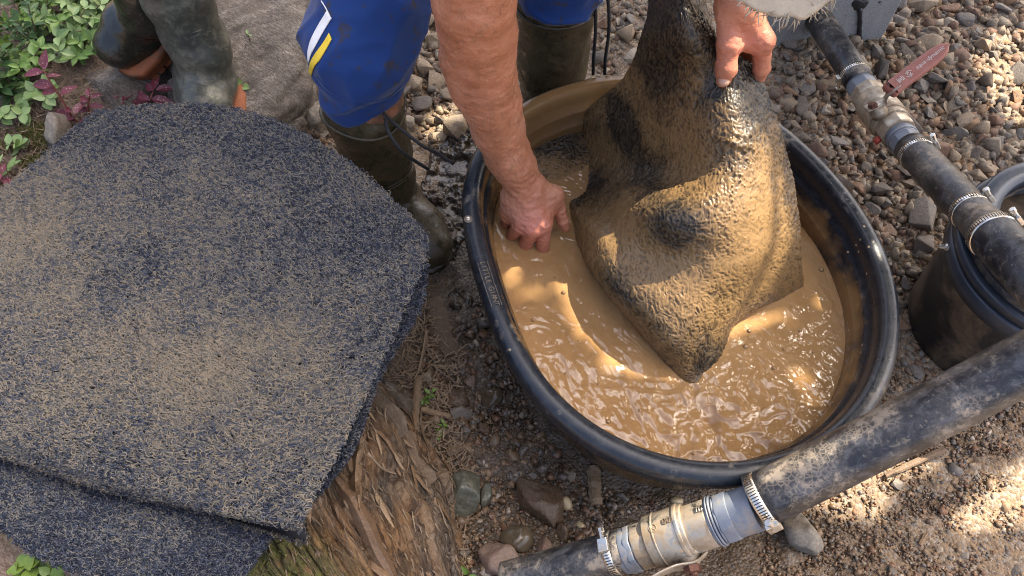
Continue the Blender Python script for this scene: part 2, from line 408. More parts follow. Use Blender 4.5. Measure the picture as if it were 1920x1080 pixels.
def m_hose(dz_=0., ang=0.):
    t = NT('dusty hose' if dz_ else 'black hose', spec=.5); n = t.math('ADD', t.noise(13, 5, .65), dz_); n2 = t.noise(60, 5, .7); cr = t.vor(130, 'DISTANCE_TO_EDGE', 'Distance')
    sc = t.noise(30, 6, .75, .8); c = t.mix(t.ramp(n2, [(.45, 0), (.75, .6)]), (.010, .011, .014), (.045, .045, .048)); c = t.mix(t.ramp(sc, [(.52, 0), (.62, .6)]), c, (.085, .088, .095)); c = t.mix(t.ramp(t.noise(70, 4, .7), [(.60, 0), (.66, .7)]), c, (.17, .14, .10))
    crack = t.math('MULTIPLY', t.mr(cr, .04, .16, 1, 0), t.ramp(t.math('ADD', n, t.math('MULTIPLY', t.math('SUBTRACT', n2, .5), .3)), [(.47, 0), (.58, 1)]))
    pat = t.ramp(t.math('ADD', n, t.math('MULTIPLY', t.math('SUBTRACT', n2, .5), .7)), [(.60, 0), (.69, .85)])
    film = t.ramp(t.math('ADD', n, t.math('MULTIPLY', t.math('SUBTRACT', n2, .5), .2)), [(.42, 0), (.70, .34)]); c = t.mix(film, c, (.20, .175, .145)); stv = t.mapv(rot=(0, 0, ang), scale=(.10, 1, 1)); st1 = t.noise(55, 5, .7, .2, stv); st2 = t.noise(16, 4, .6, .3, t.mapv(rot=(0, 0, ang), scale=(.25, 1, 1)))
    up = t.mr(t.xyz(t.normal())[2], -.1, .7, .15, 1); c = t.mix(t.math('MULTIPLY', t.ramp(st1, [(.54, 0), (.64, .5)]), up), c, (.13, .125, .12)); c = t.mix(t.ramp(st1, [(.30, .8), (.40, 0)]), c, (.006, .006, .008))
    crack = t.math('MULTIPLY', crack, t.ramp(st2, [(.42, .15), (.56, 1)])); pat = t.math('MULTIPLY', pat, up); d = t.math('MAXIMUM', t.math('MULTIPLY', crack, .42), t.math('MULTIPLY', pat, .75))
    c = t.mix(d, c, t.mix(n2, (.26, .20, .14), (.46, .38, .28)))
    return t(c, t.mix(d, t.mr(n2, .3, .7, .28, .5), (.85,) * 3), t.bump(t.math('ADD', d, t.math('MULTIPLY', n2, .3)), .35, .0015))
M['hose'] = m_hose(0., math.radians(90)); M['hose_dusty'] = m_hose(.09, math.radians(-15)); M['hose_mid'] = m_hose(.02, math.radians(-20))
def m_metal(name, c1, c2, dirt, rough=.35, amt=.5):
    t = NT(name, metal=1); n = t.noise(28, 5, .65); n2 = t.noise(180, 4, .7)
    d = t.ramp(t.math('ADD', n, t.math('MULTIPLY', n2, .3)), [(.75 - amt * .45, 0), (.98 - amt * .4, 1)])
    t.set('Metallic', t.math('SUBTRACT', 1, t.math('MULTIPLY', d, .9)))
    return t(t.mix(d, t.mix(n2, c1, c2), dirt), t.mix(d, (rough,) * 3, (.8,) * 3), t.bump(n2, .25, .001))
M['brass'] = m_metal('nickel brass valve', (.46, .40, .31), (.60, .54, .44), (.25, .185, .115), .33, .55)
M['steel'] = m_metal('clamp steel', (.62, .58, .50), (.75, .72, .66), (.38, .28, .15), .24, .25)
M['rust'] = m_metal('rusty bolt', (.11, .06, .05), (.17, .08, .06), (.14, .06, .03), .42, .5)
M['slot'] = NT('clamp slot', rough=.7)((.02, .018, .015))
def simple(name, c1, c2, sc=30, rough=.5, bump=.2, spec=.5, bd=.002, dirt=None, da=.5):
    t = NT(name, spec=spec); n = t.noise(sc, 5, .65); c = t.mix(t.ramp(n, [(.3, 0), (.7, 1)]), c1, c2)
    if dirt:
        d = t.ramp(t.noise(sc * .7, 5, .7, .5, t.mapv(loc=(3, 5, 7))), [(.62 - da * .2, 0), (.72 - da * .1, 1)]); c = t.mix(t.math('MULTIPLY', d, .8), c, dirt)
    return t(c, rough, t.bump(t.noise(sc * 6, 4, .6), bump, bd))
M['fitting'] = simple('grey plastic fitting', (.13, .15, .18), (.20, .22, .25), 40, .42, .1, dirt=(.30, .24, .17), da=.4)
M['handle'] = simple('faded red handle grip', (.31, .105, .07), (.39, .15, .105), 60, .45, .25, dirt=(.36, .22, .15), da=.0)
M['white'] = simple('worn white print', (.60, .50, .42), (.7, .62, .55), 80, .6)
M['redpaint'] = simple('red paint', (.42, .04, .025), (.35, .05, .03), 80, .5)
M['letter'] = simple('moulded lettering', (.05, .05, .05), (.20, .15, .09), 90, .5)
M['bucket'] = simple('muddy black bucket', (.007, .008, .010), (.02, .021, .024), 14, .45, .4, bd=.004, dirt=(.21, .155, .10), da=1.0)
M['collar'] = simple('sky tinted collar', (.026, .033, .045), (.045, .055, .07), 20, .3, .1, dirt=(.25, .2, .15), da=.0)  # dark plastic; the blue in its colour stands for sky light

def m_skin():
    t = NT('weathered skin', spec=.45); n = t.noise(22, 5, .6); n2 = t.noise(160, 4, .6); x, y, z = t.xyz()
    c = t.ramp(n, [(.3, (.31, .118, .056)), (.5, (.41, .17, .092)), (.72, (.51, .245, .15))])
    red = t.attr('red'); c = t.mix(t.math('MULTIPLY', red, .55), c, (.62, .20, .145))
    c = t.mix(t.ramp(n2, [(.55, 0), (.75, .35)]), c, (.30, .12, .075))
    dirty = t.attr('grime'); c = t.mix(t.math('MULTIPLY', dirty, t.mr(t.noise(45, 4), .35, .6)), c, (.14, .08, .045))
    t.set('Subsurface Weight', .12); t.set('Subsurface Radius', (.012, .005, .003)); t.set('Subsurface Scale', .5)
    wr = t.noise(95, 5, .65, 1.8, t.mapv(scale=(.7, .7, 2.0)))
    b = t.bump(t.vor(700), .25, .0008); b = t.bump(wr, .4, .003, b)
    return t(c, t.mr(n2, .3, .7, .38, .55), b)
M['skin'] = m_skin()
M['nail'] = simple('fingernail', (.42, .24, .17), (.48, .30, .22), 120, .35, .05)
def m_blue():
    t = NT('blue track trousers', spec=.2); n = t.noise(9, 4); f = t.noise(900, 2)
    c = t.mix(n, (.006, .030, .130), (.010, .046, .195)); mud = t.ramp(t.noise(20, 6, .72, .6), [(.565, 0), (.62, .85)])
    dots = t.math('MULTIPLY', t.mr(t.vor(42), .14, .2, 1, 0), t.mr(t.noise(11, 2), .46, .50)); mud = t.math('MAXIMUM', mud, t.math('MULTIPLY', dots, .6))
    c = t.mix(mud, c, (.040, .034, .030)); t.set('Sheen Weight', .15)
    return t(c, .75, t.bump(t.math('ADD', f, t.noise(140, 3)), .2, .0012))
M['blue'] = m_blue()
M['strw'] = simple('white stripe', (.78, .78, .76), (.82, .82, .8), 90, .7, .2)
M['stry'] = simple('yellow stripe', (.80, .55, .03), (.85, .62, .06), 90, .7, .2)
M['shirt'] = simple('dark work shirt', (.05, .055, .06), (.07, .075, .08), 20, .9)
def m_boot(name, c1, c2, mudc, rough, da, mud_lo=None):
    t = NT(name, spec=.5); n = t.noise(16, 5, .65); n2 = t.noise(70, 5, .7, .6); z = t.xyz()[2]
    c = t.mix(n, c1, c2); d = t.ramp(t.math('ADD', n2, t.math('MULTIPLY', n, .4)), [(.78 - da * .3, 0), (.95 - da * .25, 1)])
    c = t.mix(t.math('MULTIPLY', d, .7), c, mudc)
    return t(c, t.math('ADD', t.math('MULTIPLY', d, .15), t.mr(n2, .3, .7, rough - .1, rough + .1)), t.bump(t.math('ADD', n2, t.math('MULTIPLY', t.noise(35, 3, .5, 2.5), .8)), .3, .003))
M['boot_mud'] = m_boot('muddy olive rubber', (.024, .021, .011), (.062, .05, .026), (.085, .058, .027), .30, .55)
M['boot_grey'] = m_boot('grey green rubber', (.045, .048, .038), (.075, .078, .063), (.16, .15, .105), .36, .35)
M['boot_dark'] = m_boot('dark glossy rubber', (.012, .013, .009), (.026, .026, .018), (.05, .042, .028), .17, .15)
M['sole'] = simple('orange rubber sole', (.23, .065, .02), (.31, .10, .035), 35, .75, .5, dirt=(.13, .085, .05), da=.7)
M['lace'] = simple('black cord', (.008, .008, .009), (.014, .014, .015), 200, .6)
M['canvas'] = simple('pale frayed straw', (.33, .285, .215), (.42, .37, .28), 60, .85, .4)
M['twig'] = m_stone('twig bark', [(0, (.22, .14, .08)), (.5, (.32, .23, .14)), (1, (.17, .11, .07))], isl=True, wet=False, scale=80)
M['needle'] = m_stone('dry needles', [(0, (.24, .15, .09)), (.35, (.13, .085, .05)), (.7, (.33, .24, .16)), (1, (.19, .12, .08))], isl=True, wet=False, scale=80)
def m_wood():
    t = NT('rotten wood'); gu = t.n('ShaderNodeCombineXYZ'); t.put(gu.inputs[0], t.attr('gu')); t.put(gu.inputs[1], t.attr('gv')); gu = gu.outputs[0]; u = t.mapv(gu, scale=(1, 6, 1)); n = t.noise(13, 8, .75, .6, u); n2 = t.noise(3.5, 4); n3 = t.noise(48, 6, .75, .5, t.mapv(gu, scale=(1, 6, 1)))
    c = t.ramp(n, [(.36, (.022, .013, .007)), (.45, (.11, .056, .024)), (.54, (.28, .15, .06)), (.68, (.44, .27, .135))])
    g = t.ramp(n2, [(.42, 0), (.58, .75)]); c = t.mix(g, c, t.ramp(n3, [(.40, (.018, .014, .010)), (.5, (.12, .095, .065)), (.64, (.30, .245, .18))]))
    c = t.mix(t.ramp(t.noise(55, 4), [(.55, 0), (.7, .5)]), c, (.07, .04, .02)); ms = t.attr('moss'); mm = t.math('MULTIPLY', ms, t.mr(t.noise(32, 5, .7), .32, .52))
    c = t.mix(mm, c, t.ramp(t.noise(140, 3), [(.3, (.04, .05, .01)), (.7, (.17, .17, .035))]))
    return t(c, t.mr(n3, .3, .7, .5, .8), t.bump(t.math('ADD', n, t.math('MULTIPLY', n3, .6)), 1., .012))
M['wood'] = m_wood()
M['splinter'] = m_stone('wood splinter', [(0, (.34, .20, .095)), (.4, (.24, .14, .07)), (.7, (.46, .32, .18)), (1, (.14, .085, .045))], rough=(.5, .8), scale=60)
def m_leaf(name, c1, c2, c3, rough=.42, spots=None):
    t = NT(name, spec=.4); r = t.rnd(); n = t.noise(60, 3); c = t.mix(n, t.ramp(r, [(0, c1), (.5, c2), (1, c3)]), t.ramp(r, [(0, c2), (.5, c3), (1, c1)]))
    if spots: c = t.mix(t.mr(t.vor(160), .18, .28, .8, 0), c, spots)
    t.set('Transmission Weight', 0.0)
    return t(c, rough, t.bump(t.noise(250, 3), .2, .001))
M['leaf'] = m_leaf('green leaf', (.085, .17, .025), (.12, .22, .04), (.18, .27, .06))
M['leafy'] = m_leaf('yellow green leaf', (.13, .19, .03), (.17, .25, .035), (.10, .16, .03))
M['leafp'] = m_leaf('pale green leaf', (.20, .29, .10), (.25, .34, .13), (.16, .25, .075))
M['leafd'] = m_leaf('dark green leaf', (.03, .075, .018), (.05, .105, .028), (.07, .13, .035))
M['leafr'] = m_leaf('crimson leaf', (.16, .030, .045), (.21, .045, .055), (.12, .028, .04), .45, (.40, .25, .22))
M['leafb'] = m_leaf('brown leaf', (.24, .14, .07), (.30, .2, .1), (.2, .12, .06), .7)
M['stemr'] = simple('red stem', (.22, .06, .045), (.28, .09, .06), 60, .5)
M['stemb'] = simple('brown stem', (.13, .08, .05), (.2, .14, .09), 60, .7)
M['moss'] = m_stone('moss tuft', [(0, (.07, .085, .016)), (.5, (.14, .15, .028)), (1, (.23, .21, .05))], isl=True, wet=False, bump=.1)
def m_board():
    t = NT('speckled grey board', spec=.4); n = t.noise(30, 4); w_ = t.vor(170, rnd=.5)
    c = t.mix(n, (.24, .25, .245), (.31, .315, .305)); c = t.mix(t.mr(w_, .2, .5, .35, 0), c, (.07, .08, .09))
    dots = t.math('MULTIPLY', t.mr(t.vor(26), .12, .16, 1, 0), t.mr(t.noise(14, 1), .48, .52)); c = t.mix(dots, c, (.018, .02, .022))
    c = t.mix(t.ramp(t.noise(50, 5, .7, 1), [(.66, 0), (.72, .6)]), c, (.33, .28, .21))
    return t(c, .55, t.bump(w_, .4, .002))
M['board'] = m_board(); M['drip'] = simple('dark drip', (.015, .017, .018), (.025, .026, .027), 60, .35)
M['bark'] = simple('bark', (.09, .06, .04), (.16, .12, .08), 12, .9, .8, bd=.02)
M['canopy'] = simple('tree leaf', (.035, .08, .02), (.06, .12, .03), 12, .6)
M['castmark'] = m_metal('cast marks', (.5, .44, .35), (.62, .55, .45), (.13, .095, .06), .4, 1.0)
M['slabw'] = m_stone('weathered wood slab', [(0, (.19, .10, .045)), (.35, (.14, .105, .07)), (.7, (.27, .17, .09)), (1, (.08, .05, .03))], rough=(.55, .8), scale=50, bump=.9)
M['hair'] = NT('arm hair', rough=.6)((.22, .115, .055))
def m_wetmud():
    t = NT('shiny wet mud', spec=.45); n = t.noise(30, 5, .6); n2 = t.noise(150, 3)
    return t(t.ramp(n, [(.3, (.022, .016, .010)), (.55, (.05, .034, .02)), (.75, (.12, .075, .035))]), t.mr(n2, .3, .7, .14, .32), t.bump(n2, .35, .003))
M['wetmud'] = m_wetmud()
# ------------------------------------------------------------ ground
def gz0(x, y):
    x = np.asarray(x, float); y = np.asarray(y, float)
    g = .20 * sstep(-.18, -.62, x) + .15 * sstep(-.9, -1.8, x) + .10 * sstep(.42, .12, y) * sstep(-.25, .0, x) * sstep(1.0, .6, x)
    return g + .25 * sstep(3, 14, np.hypot(x, y)) * (1 + np.sin(x * .3))
def gz(x, y):
    x = np.asarray(x, float); y = np.asarray(y, float); p = np.stack([x, y, 0 * x], -1)
    return gz0(x, y) + .012 * fbm(p * 5, 3, 3) * (1 + 1.2 * sstep(-.2, -.6, x))
_gx = np.arange(-2.2, 2.6, .01); _gy = np.arange(-.7, 3.2, .01); _GT = None
def hz(x, y):
    global _GT
    if _GT is None: a, b = np.meshgrid(_gx, _gy, indexing='ij'); _GT = gz(a, b)
    fx = min(max((x + 2.2) / .01, 0), len(_gx) - 2.001); fy = min(max((y + .7) / .01, 0), len(_gy) - 2.001); i, j = int(fx), int(fy); u, v = fx - i, fy - j
    return float((_GT[i, j] * (1 - u) + _GT[i + 1, j] * u) * (1 - v) + (_GT[i, j + 1] * (1 - u) + _GT[i + 1, j + 1] * u) * v)
def G(px, py, dz=0):                    # measured photo point -> place on the terrain
    z = 0.
    for _ in range(9): q = U(px, py, z); z = hz(q[0], q[1]) + dz
    q[2] = z; return q
xs = np.concatenate([-np.geomspace(60, 1.9, 26)[:-1], np.arange(-1.9, 2.2, .0105), np.geomspace(2.2, 60, 26)])
ys = np.concatenate([-np.geomspace(60, .5, 26)[:-1], np.arange(-.5, 2.6, .0105), np.geomspace(2.6, 60, 26)])
X, Y = np.meshgrid(xs, ys, indexing='ij'); P3 = np.stack([X, Y, 0 * X], -1)
inner = (np.abs(X - .1) < 2.1) & (Y > -.5) & (Y < 2.7)
Z = gz(X, Y); fine = np.zeros_like(Z); fine[inner] = .006 * fbm(P3[inner] * 28, 11, 4, .6); Z = Z + fine
# churned wet mud with footprints of ripple between the boot and the tub
mudm = sstep(.14, .04, np.hypot((X + .10) / 1.0, (Y - .98) / 1.9)); mm = mudm > 0
Z[mm] += mudm[mm] * (.010 * np.clip(fbm(P3[mm] * 45, 21, 3), -.35, 1) + .004)
V = np.stack([X, Y, Z], -1).reshape(-1, 3)
me = rawmesh('ground', V, grid_faces(len(xs), len(ys)), M['ground']); gr = link(me, 'ground'); tag(gr, kind='structure')

# ------------------------------------------------------------ tub
RIMZ = .345; TC = np.array([.285, .745])
rim_px = [(870,330),(865,400),(880,470),(905,560),(940,650),(990,730),(1060,800),(1150,860),(1250,895),(1350,908),(1450,895),(1560,850),(1640,780),(1680,690),(1690,600),(1680,520),(1640,420),(1570,330),(1500,255),(1465,230),(1150,140),(1100,145),(1040,160),(985,190),(900,260)]
rp = np.array([U(a, b, .34)[:2] for a, b in rim_px]) - TC
an = np.arctan2(rp[:, 1], rp[:, 0]); rr = np.hypot(rp[:, 0], rp[:, 1])
def fb(a): return np.stack([np.ones_like(a)] + [f(k * a) for k in range(1, 7) for f in (np.cos, np.sin)], -1)
Lm = np.diag([0] + [.004 * k ** 3 for k in range(1, 7) for _ in (0, 1)])
A_ = fb(an); cf = np.linalg.solve(A_.T @ A_ + Lm, A_.T @ rr)
NT_ = 360; th = np.arange(NT_) * 2 * math.pi / NT_; ro = fb(th) @ cf
OUT = np.stack([np.cos(th) * ro, np.sin(th) * ro], -1) + TC
tn = nrm(np.roll(OUT, -1, 0) - np.roll(OUT, 1, 0)); INW = np.stack([-tn[:, 1], tn[:, 0]], -1)
prof = [(.135, .0), (.125, .02), (.034, .29), (.022, .307), (.004, .308), (.000, .313), (.0, .330), (.004, .340), (.011, .345), (.024, .3455), (.031, .343), (.035, .336), (.037, .322),
        (.039, .300), (.0445, .298), (.046, .294), (.047, .272), (.0525, .270), (.054, .266), (.055, .245), (.057, .20), (.07, .06), (.08, .03), (.12, .022)]
V = np.concatenate([np.c_[OUT + INW * d, np.full(NT_, z)] for d, z in prof]); F = []
V3 = V.reshape(len(prof), NT_, 3); n = len(prof)
i, j = np.meshgrid(np.arange(n - 1), np.arange(NT_), indexing='ij'); j2 = (j + 1) % NT_
F = np.stack([i * NT_ + j, i * NT_ + j2, (i + 1) * NT_ + j2, (i + 1) * NT_ + j], -1).reshape(-1, 4).tolist()
F.append([(n - 1) * NT_ + j for j in range(NT_)]); F.append([j for j in range(NT_)][::-1])
pi_ = np.repeat(np.arange(n), NT_); back = sstep(.95, 1.05, V[:, 1] - .25 * V[:, 0]) * sstep(.45, .25, V[:, 0])
coat = np.where(pi_ >= 12, .54, 0) * sstep(.36, .27, V[:, 2]) + np.where((pi_ >= 8), .85, .0) * back
coat += np.where((pi_ >= 10) & (pi_ < 13), .45, 0) * sstep(.25, .0, V[:, 0])
# shiny churned mud between the boot and the tub
gu_, gv_ = np.meshgrid(np.linspace(760, 960, 150), np.linspace(225, 600, 260), indexing='ij'); gq = U(800, 400, 0)
gd = np.stack([(gu_ - 960) / FPX, CT - (gv_ - 540) / FPX * ST, -ST - (gv_ - 540) / FPX * CT], -1); Wm = O0 + gd * ((0.004 - CAMZ) / gd[..., 2])[..., None]
ms_ = np.maximum(sstep(1.15, .80, np.hypot((gu_ - 850 + .10 * (gv_ - 350)) / 62, (gv_ - 370) / 150) + .22 * vn(Wm * 16, 241)), .8 * sstep(1.1, .7, np.hypot((gu_ - 862) / 30, (gv_ - 565) / 26)))
mb_ = fbm(Wm * 42, 242, 3, .55); Wm[..., 2] = gz(Wm[..., 0], Wm[..., 1]) + .010 * ms_ - .016 * (1 - ms_) + ms_ * .013 * np.maximum(mb_, -.45)
mk('wet_mud', Wm.reshape(-1, 3), grid_faces(150, 260), M['wetmud'], kind='structure')
tub = empty('mud_tub', (TC[0], TC[1], 0), 'large black oval plastic tub brimming with brown muddy water', 'tub')
mk('tub_shell', V, F, M['tub'], tub, attr={'mud': np.clip(coat, 0, 1)})
# moulded lettering on the flat of the rim, framed by a raised line
def rim_at(px, py, d=.016):
    q = U(px, py, RIMZ)[:2]; k = int(np.argmin(((OUT + INW * d - q) ** 2).sum(1))); return k
k0, k1 = rim_at(908, 492), rim_at(938, 572)
L_ = 'LITTLE GIANT'; step = 1 if ((k1 - k0) % NT_) < NT_ / 2 else -1
cum = 0; pts = [OUT[k0] + INW[k0] * .018]; ks = [k0]
while ks[-1] != k1: ks.append((ks[-1] + step) % NT_); pts.append(OUT[ks[-1]] + INW[ks[-1]] * .018)
pts = np.array(pts); sl_ = np.concatenate([[0], np.cumsum(np.linalg.norm(np.diff(pts, axis=0), axis=1))])
for q, ch in enumerate(L_):
    if ch == ' ': continue
    s_ = (q + .5) / len(L_) * sl_[-1]; c = np.array([np.interp(s_, sl_, pts[:, 0]), np.interp(s_, sl_, pts[:, 1])]); kk = ks[int(np.argmin(abs(sl_ - s_)))]
    inw = INW[kk]; tdir = nrm(pts[min(len(pts) - 1, int(np.argmin(abs(sl_ - s_))) + 1)] - pts[max(0, int(np.argmin(abs(sl_ - s_))) - 1)])
    place(text_mesh(ch, .0135, .0009, mat=M['letter']), 'letter', tub, (*c, RIMZ + .0012), (*tdir, 0), (*inw, 0), (0, 0, 1))
fr = MB()
for dd in (.0095, .0265):
    Pp = np.array([[*(OUT[k] + INW[k] * dd), RIMZ + .0003] for k in ks]); fr.add(*tube_geo(Pp, .0008, 5))
fr.build('lettering_frame', M['letter'], tub)
q = U(878, 411, RIMZ); b_ = MB(); b_.add(*turned_geo(q - [0, 0, .001], (0, 0, 1), [(0, .0085), (.002, .008), (.0025, .006)], 20)); b_.build('washer', M['letter'], tub)
b_ = MB(); b_.add(*turned_geo(q, (0, 0, 1), [(0, .0042), (.003, .004), (.004, .0028), (.003, .0015), (.0025, .0005)], 14)); b_.build('screw_head', M['steel'], tub)

# ------------------------------------------------------------ the muddy water
WZ = .235; inset = .0550; edge = OUT + INW * inset
R_ = np.concatenate([np.linspace(0, 1, 230)[1:]]); c0 = TC
W2 = c0 + (edge - c0)[None] * R_[:, None, None]
th2 = np.linspace(0, NT_, 900, endpoint=False); ei = np.stack([np.interp(th2, np.arange(NT_ + 1), np.r_[edge[:, q], edge[0, q]]) for q in (0, 1)], -1)
W2 = c0 + (ei - c0)[None] * R_[:, None, None]; wp = np.concatenate([W2, 0 * W2[..., :1]], -1)
tip = U(1330, 790, WZ)[:2]; d_t = np.hypot(W2[..., 0] - tip[0], W2[..., 1] - tip[1])
e0, e1 = U(1085, 470, WZ)[:2], U(1300, 740, WZ)[:2]; ed = nrm(e1 - e0); rel = W2 - e0; al = rel @ ed; ac = rel @ np.array([-ed[1], ed[0]])
stretch = np.stack([al * 16, ac * 42, 0 * al], -1)
wz = .0013 * fbm(wp * 9, 31, 3) + .0010 * fbm(stretch, 33, 3)
warp = np.stack([fbm(wp * 16, 35, 2), fbm(wp * 16, 36, 2), 0 * al], -1) * .012
near = np.exp(-(d_t / .17) ** 2)
wz += near * (.0026 * (1 - 2 * np.abs(vn((wp + warp) * 30, 37))) + .0009 * vn((wp + warp) * 75, 38) + .0003 * vn((wp + warp) * 150, 44))
w2 = np.stack([fbm(wp * 7, 251, 2), fbm(wp * 7, 252, 2), 0 * al], -1) * .045; calm = .25 + .75 * sstep(-.25, .45, vn(wp * 6.5, 255) + .5 * near); wz *= .45 + .55 * calm; wz += calm * (.0022 * (.3 + .7 * near) * (1 - 3 * np.minimum(np.abs(vn((wp + w2) * 17, 253)), .33)) + .0012 * (1 - 3 * np.minimum(np.abs(vn((wp + w2) * 33, 254)), .33)) * (.25 + .8 * near))
wz += .0006 * fbm(np.stack([al * 30 + 3 * warp[..., 0] * 60, ac * 75 + warp[..., 1] * 200, 0 * al], -1), 45, 3) + .0005 * vn((wp + 2 * warp) * 36, 46) * sstep(-.1, .5, vn(wp * 7, 47))
wz += 0.0016 * np.sin(d_t * 150 + 3 * vn(wp * 14, 39)) * np.exp(-d_t / .07) - .012 * np.exp(-(d_t / .018) ** 2)
left = sstep(.12, .0, W2[..., 0]) * sstep(.95, .7, W2[..., 1]); wz += .0006 * left * vn(wp * 40, 41)
hnd = U(1005, 470, WZ)[:2]; d_h = np.hypot(W2[..., 0] - hnd[0], W2[..., 1] - hnd[1]); wz += .0014 * np.sin(d_h * 170) * np.exp(-d_h / .045)
lump = U(1460, 800, WZ)[:2]; lq = np.hypot((W2[..., 0] - lump[0]) * 1.3, W2[..., 1] - lump[1])
wz += np.exp(-(lq / .05) ** 2) * .010 * np.clip(vn((wp + warp) * 42, 43) + .15, 0, 1)
V = np.concatenate([np.r_[c0, WZ][None], np.concatenate([W2, (WZ + wz)[..., None]], -1).reshape(-1, 3)])
n = 900; F = []
i, j = np.meshgrid(np.arange(len(R_) - 1), np.arange(n), indexing='ij'); j2 = (j + 1) % n
Fq = np.stack([1 + i * n + j, 1 + (i + 1) * n + j, 1 + (i + 1) * n + j2, 1 + i * n + j2], -1).reshape(-1, 4)
# (the hub sits under the lifted mat; close it with a small fan of quads)
F = np.concatenate([Fq, np.array([[0, 1 + j, 1 + (j + 1) % n, 0] for j in range(0)], int).reshape(-1, 4)])
me = rawmesh('muddy_water', V - np.r_[c0, WZ], F, M['water']); wa = link(me, 'muddy_water', None, np.r_[c0, WZ]); tag(wa, kind='structure')
bb = MB(); ib = bmesh.new(); bmesh.ops.create_icosphere(ib, subdivisions=2, radius=1); IV = np.array([v.co[:] for v in ib.verts]); IF = [[v.index for v in f.verts] for f in ib.faces]; ib.free()
for px, py, r in [(1057,548,5),(1040,520,3),(1405,620,5),(1398,650,6),(1140,790,5),(1200,770,4),(1085,640,3),(1250,660,3),(1500,620,4),(1525,660,3),(912,458,5),(932,482,3),(1060,700,3),(1540,505,6),(1450,690,4),(1380,760,4),(1470,655,3),(1000,600,4),(1122,720,3),(1300,850,3)]:
    bb.add(IV * [r / 1150, r / 1150, r / 1500] + U(px, py, WZ + .001), IF)
bb.build('bubbles', M['bubble'], kind='stuff')

# ------------------------------------------------------------ sheets from control grids
def sheet(ctrl, nu, nv):
    A = np.array([[U(*c) for c in row] for row in ctrl]); B = np.array([spline(A[:, k], nu) for k in range(A.shape[1])]).transpose(1, 0, 2)
    return np.array([spline(B[k], nv) for k in range(nu)])
def gnormal(Gd):
    n = np.cross(np.gradient(Gd, axis=1), np.gradient(Gd, axis=0)); n = nrm(n); return n * np.sign(n[..., 2:].mean() or 1)
def thick(Gd, N, t):
    nu, nv = Gd.shape[:2]; V = np.concatenate([Gd.reshape(-1, 3), (Gd - N * t).reshape(-1, 3)]); k = nu * nv; F = grid_faces(nu, nv)
    fn = np.cross(V[F[0, 1]] - V[F[0, 0]], V[F[0, 2]] - V[F[0, 0]]); F = F if fn @ N[0, 0] > 0 else F[:, ::-1]
    b = np.concatenate([np.arange(nv - 1), np.arange(nu - 1) * nv + nv - 1, (nu - 1) * nv + np.arange(nv - 1, 0, -1), np.arange(nu - 1, 0, -1) * nv]); b2 = np.roll(b, -1)
    return V, np.concatenate([F, F[:, ::-1] + k, np.stack([b, b2, b2 + k, b + k], -1)])
# held mat
HC = [[(1228,-70,.66),(1255,-70,.70),(1282,-68,.715),(1302,-65,.70),(1320,-60,.675)],
      [(1207,50,.58),(1250,50,.645),(1290,50,.67),(1325,55,.65),(1343,70,.62)],
      [(1168,145,.46),(1235,140,.53),(1300,135,.59),(1368,120,.605),(1420,130,.58)],
      [(1098,210,.335),(1175,228,.41),(1270,225,.505),(1370,215,.57),(1455,215,.53)],
      [(1092,290,.272),(1155,305,.33),(1262,318,.455),(1380,310,.525),(1481,310,.465)],
      [(1048,345,.268),(1108,368,.298),(1228,400,.455),(1370,410,.485),(1499,410,.41)],
      [(1064,410,.268),(1118,440,.355),(1222,480,.405),(1360,490,.435),(1503,490,.35)],
      [(1086,480,.262),(1140,535,.345),(1240,560,.385),(1350,570,.375),(1497,552,.262)],
      [(1165,590,.262),(1195,610,.318),(1260,640,.345),(1330,640,.325),(1404,590,.260)],
      [(1240,684,.262),(1260,692,.288),(1290,695,.30),(1325,692,.288),(1370,684,.260)],
      [(1293,742,.258),(1302,744,.266),(1312,742,.270),(1322,738,.266),(1334,730,.256)]]
HC = [[(a, b, c - .05 * min(1, max(0, (.52 - c) / .25))) for a, b, c in r] for r in HC]
Gd = sheet(HC, 540, 420); N = gnormal(Gd)
warp = np.stack([vn(Gd * 60, 51), vn(Gd * 60, 52), vn(Gd * 60, 53)], -1) * .006
worm = .6 * (1 - 2.6 * np.abs(vn((Gd + warp) * [180, 180, 150], 54))) + .45 * (1 - 2.6 * np.abs(vn((Gd + warp) * [270, 270, 220], 55)))
pp = proj(Gd)
def blob(cx, cy, rx, ry, rot=0):
    c, s_ = math.cos(rot), math.sin(rot); x = pp[..., 0] - cx; y = pp[..., 1] - cy; return np.exp(-(((x * c + y * s_) / rx) ** 2 + ((-x * s_ + y * c) / ry) ** 2))
mud = .56 + .20 * fbm(Gd * 11, 56, 3) - .28 * sstep(.42, .62, Gd[..., 2]) + .30 * blob(1140, 440, 90, 60) + .25 * blob(1400, 520, 110, 70) + .25 * blob(1330, 280, 110, 80) + .15 * blob(1430, 420, 50, 120) + .2 * blob(1150, 320, 50, 40) + .15 * blob(1200, 560, 60, 80)
mud -= .75 * blob(1165, 225, 28, 60, -.3) + .55 * blob(1110, 350, 70, 32, -.6) + .65 * blob(1258, 430, 42, 40) + .45 * blob(1300, 30, 60, 60) + .35 * blob(1420, 170, 35, 45) + .35 * blob(1475, 330, 18, 80) + .45 * blob(1225, 330, 40, 50) + .40 * blob(1170, 560, 16, 90, -.75) + .35 * blob(1330, 680, 40, 60) + .4 * blob(1230, 100, 40, 70)
mud = np.clip(mud, 0, 1)
lum = fbm(Gd * 30, 57, 3); grit = np.clip(vn(Gd * 260, 58) - .55, 0, 1) * (blob(1400, 300, 45, 60) + blob(1370, 380, 40, 60))
disp = worm * .00115 * (1 - .72 * sstep(.55, .95, mud)) + .0012 * lum + .003 * fbm(Gd * 7, 59, 2) + .010 * grit + .005 * blob(1385, 265, 30, 22) * (1 + vn(Gd * 140, 60))
Gp = Gd + N * disp[..., None]
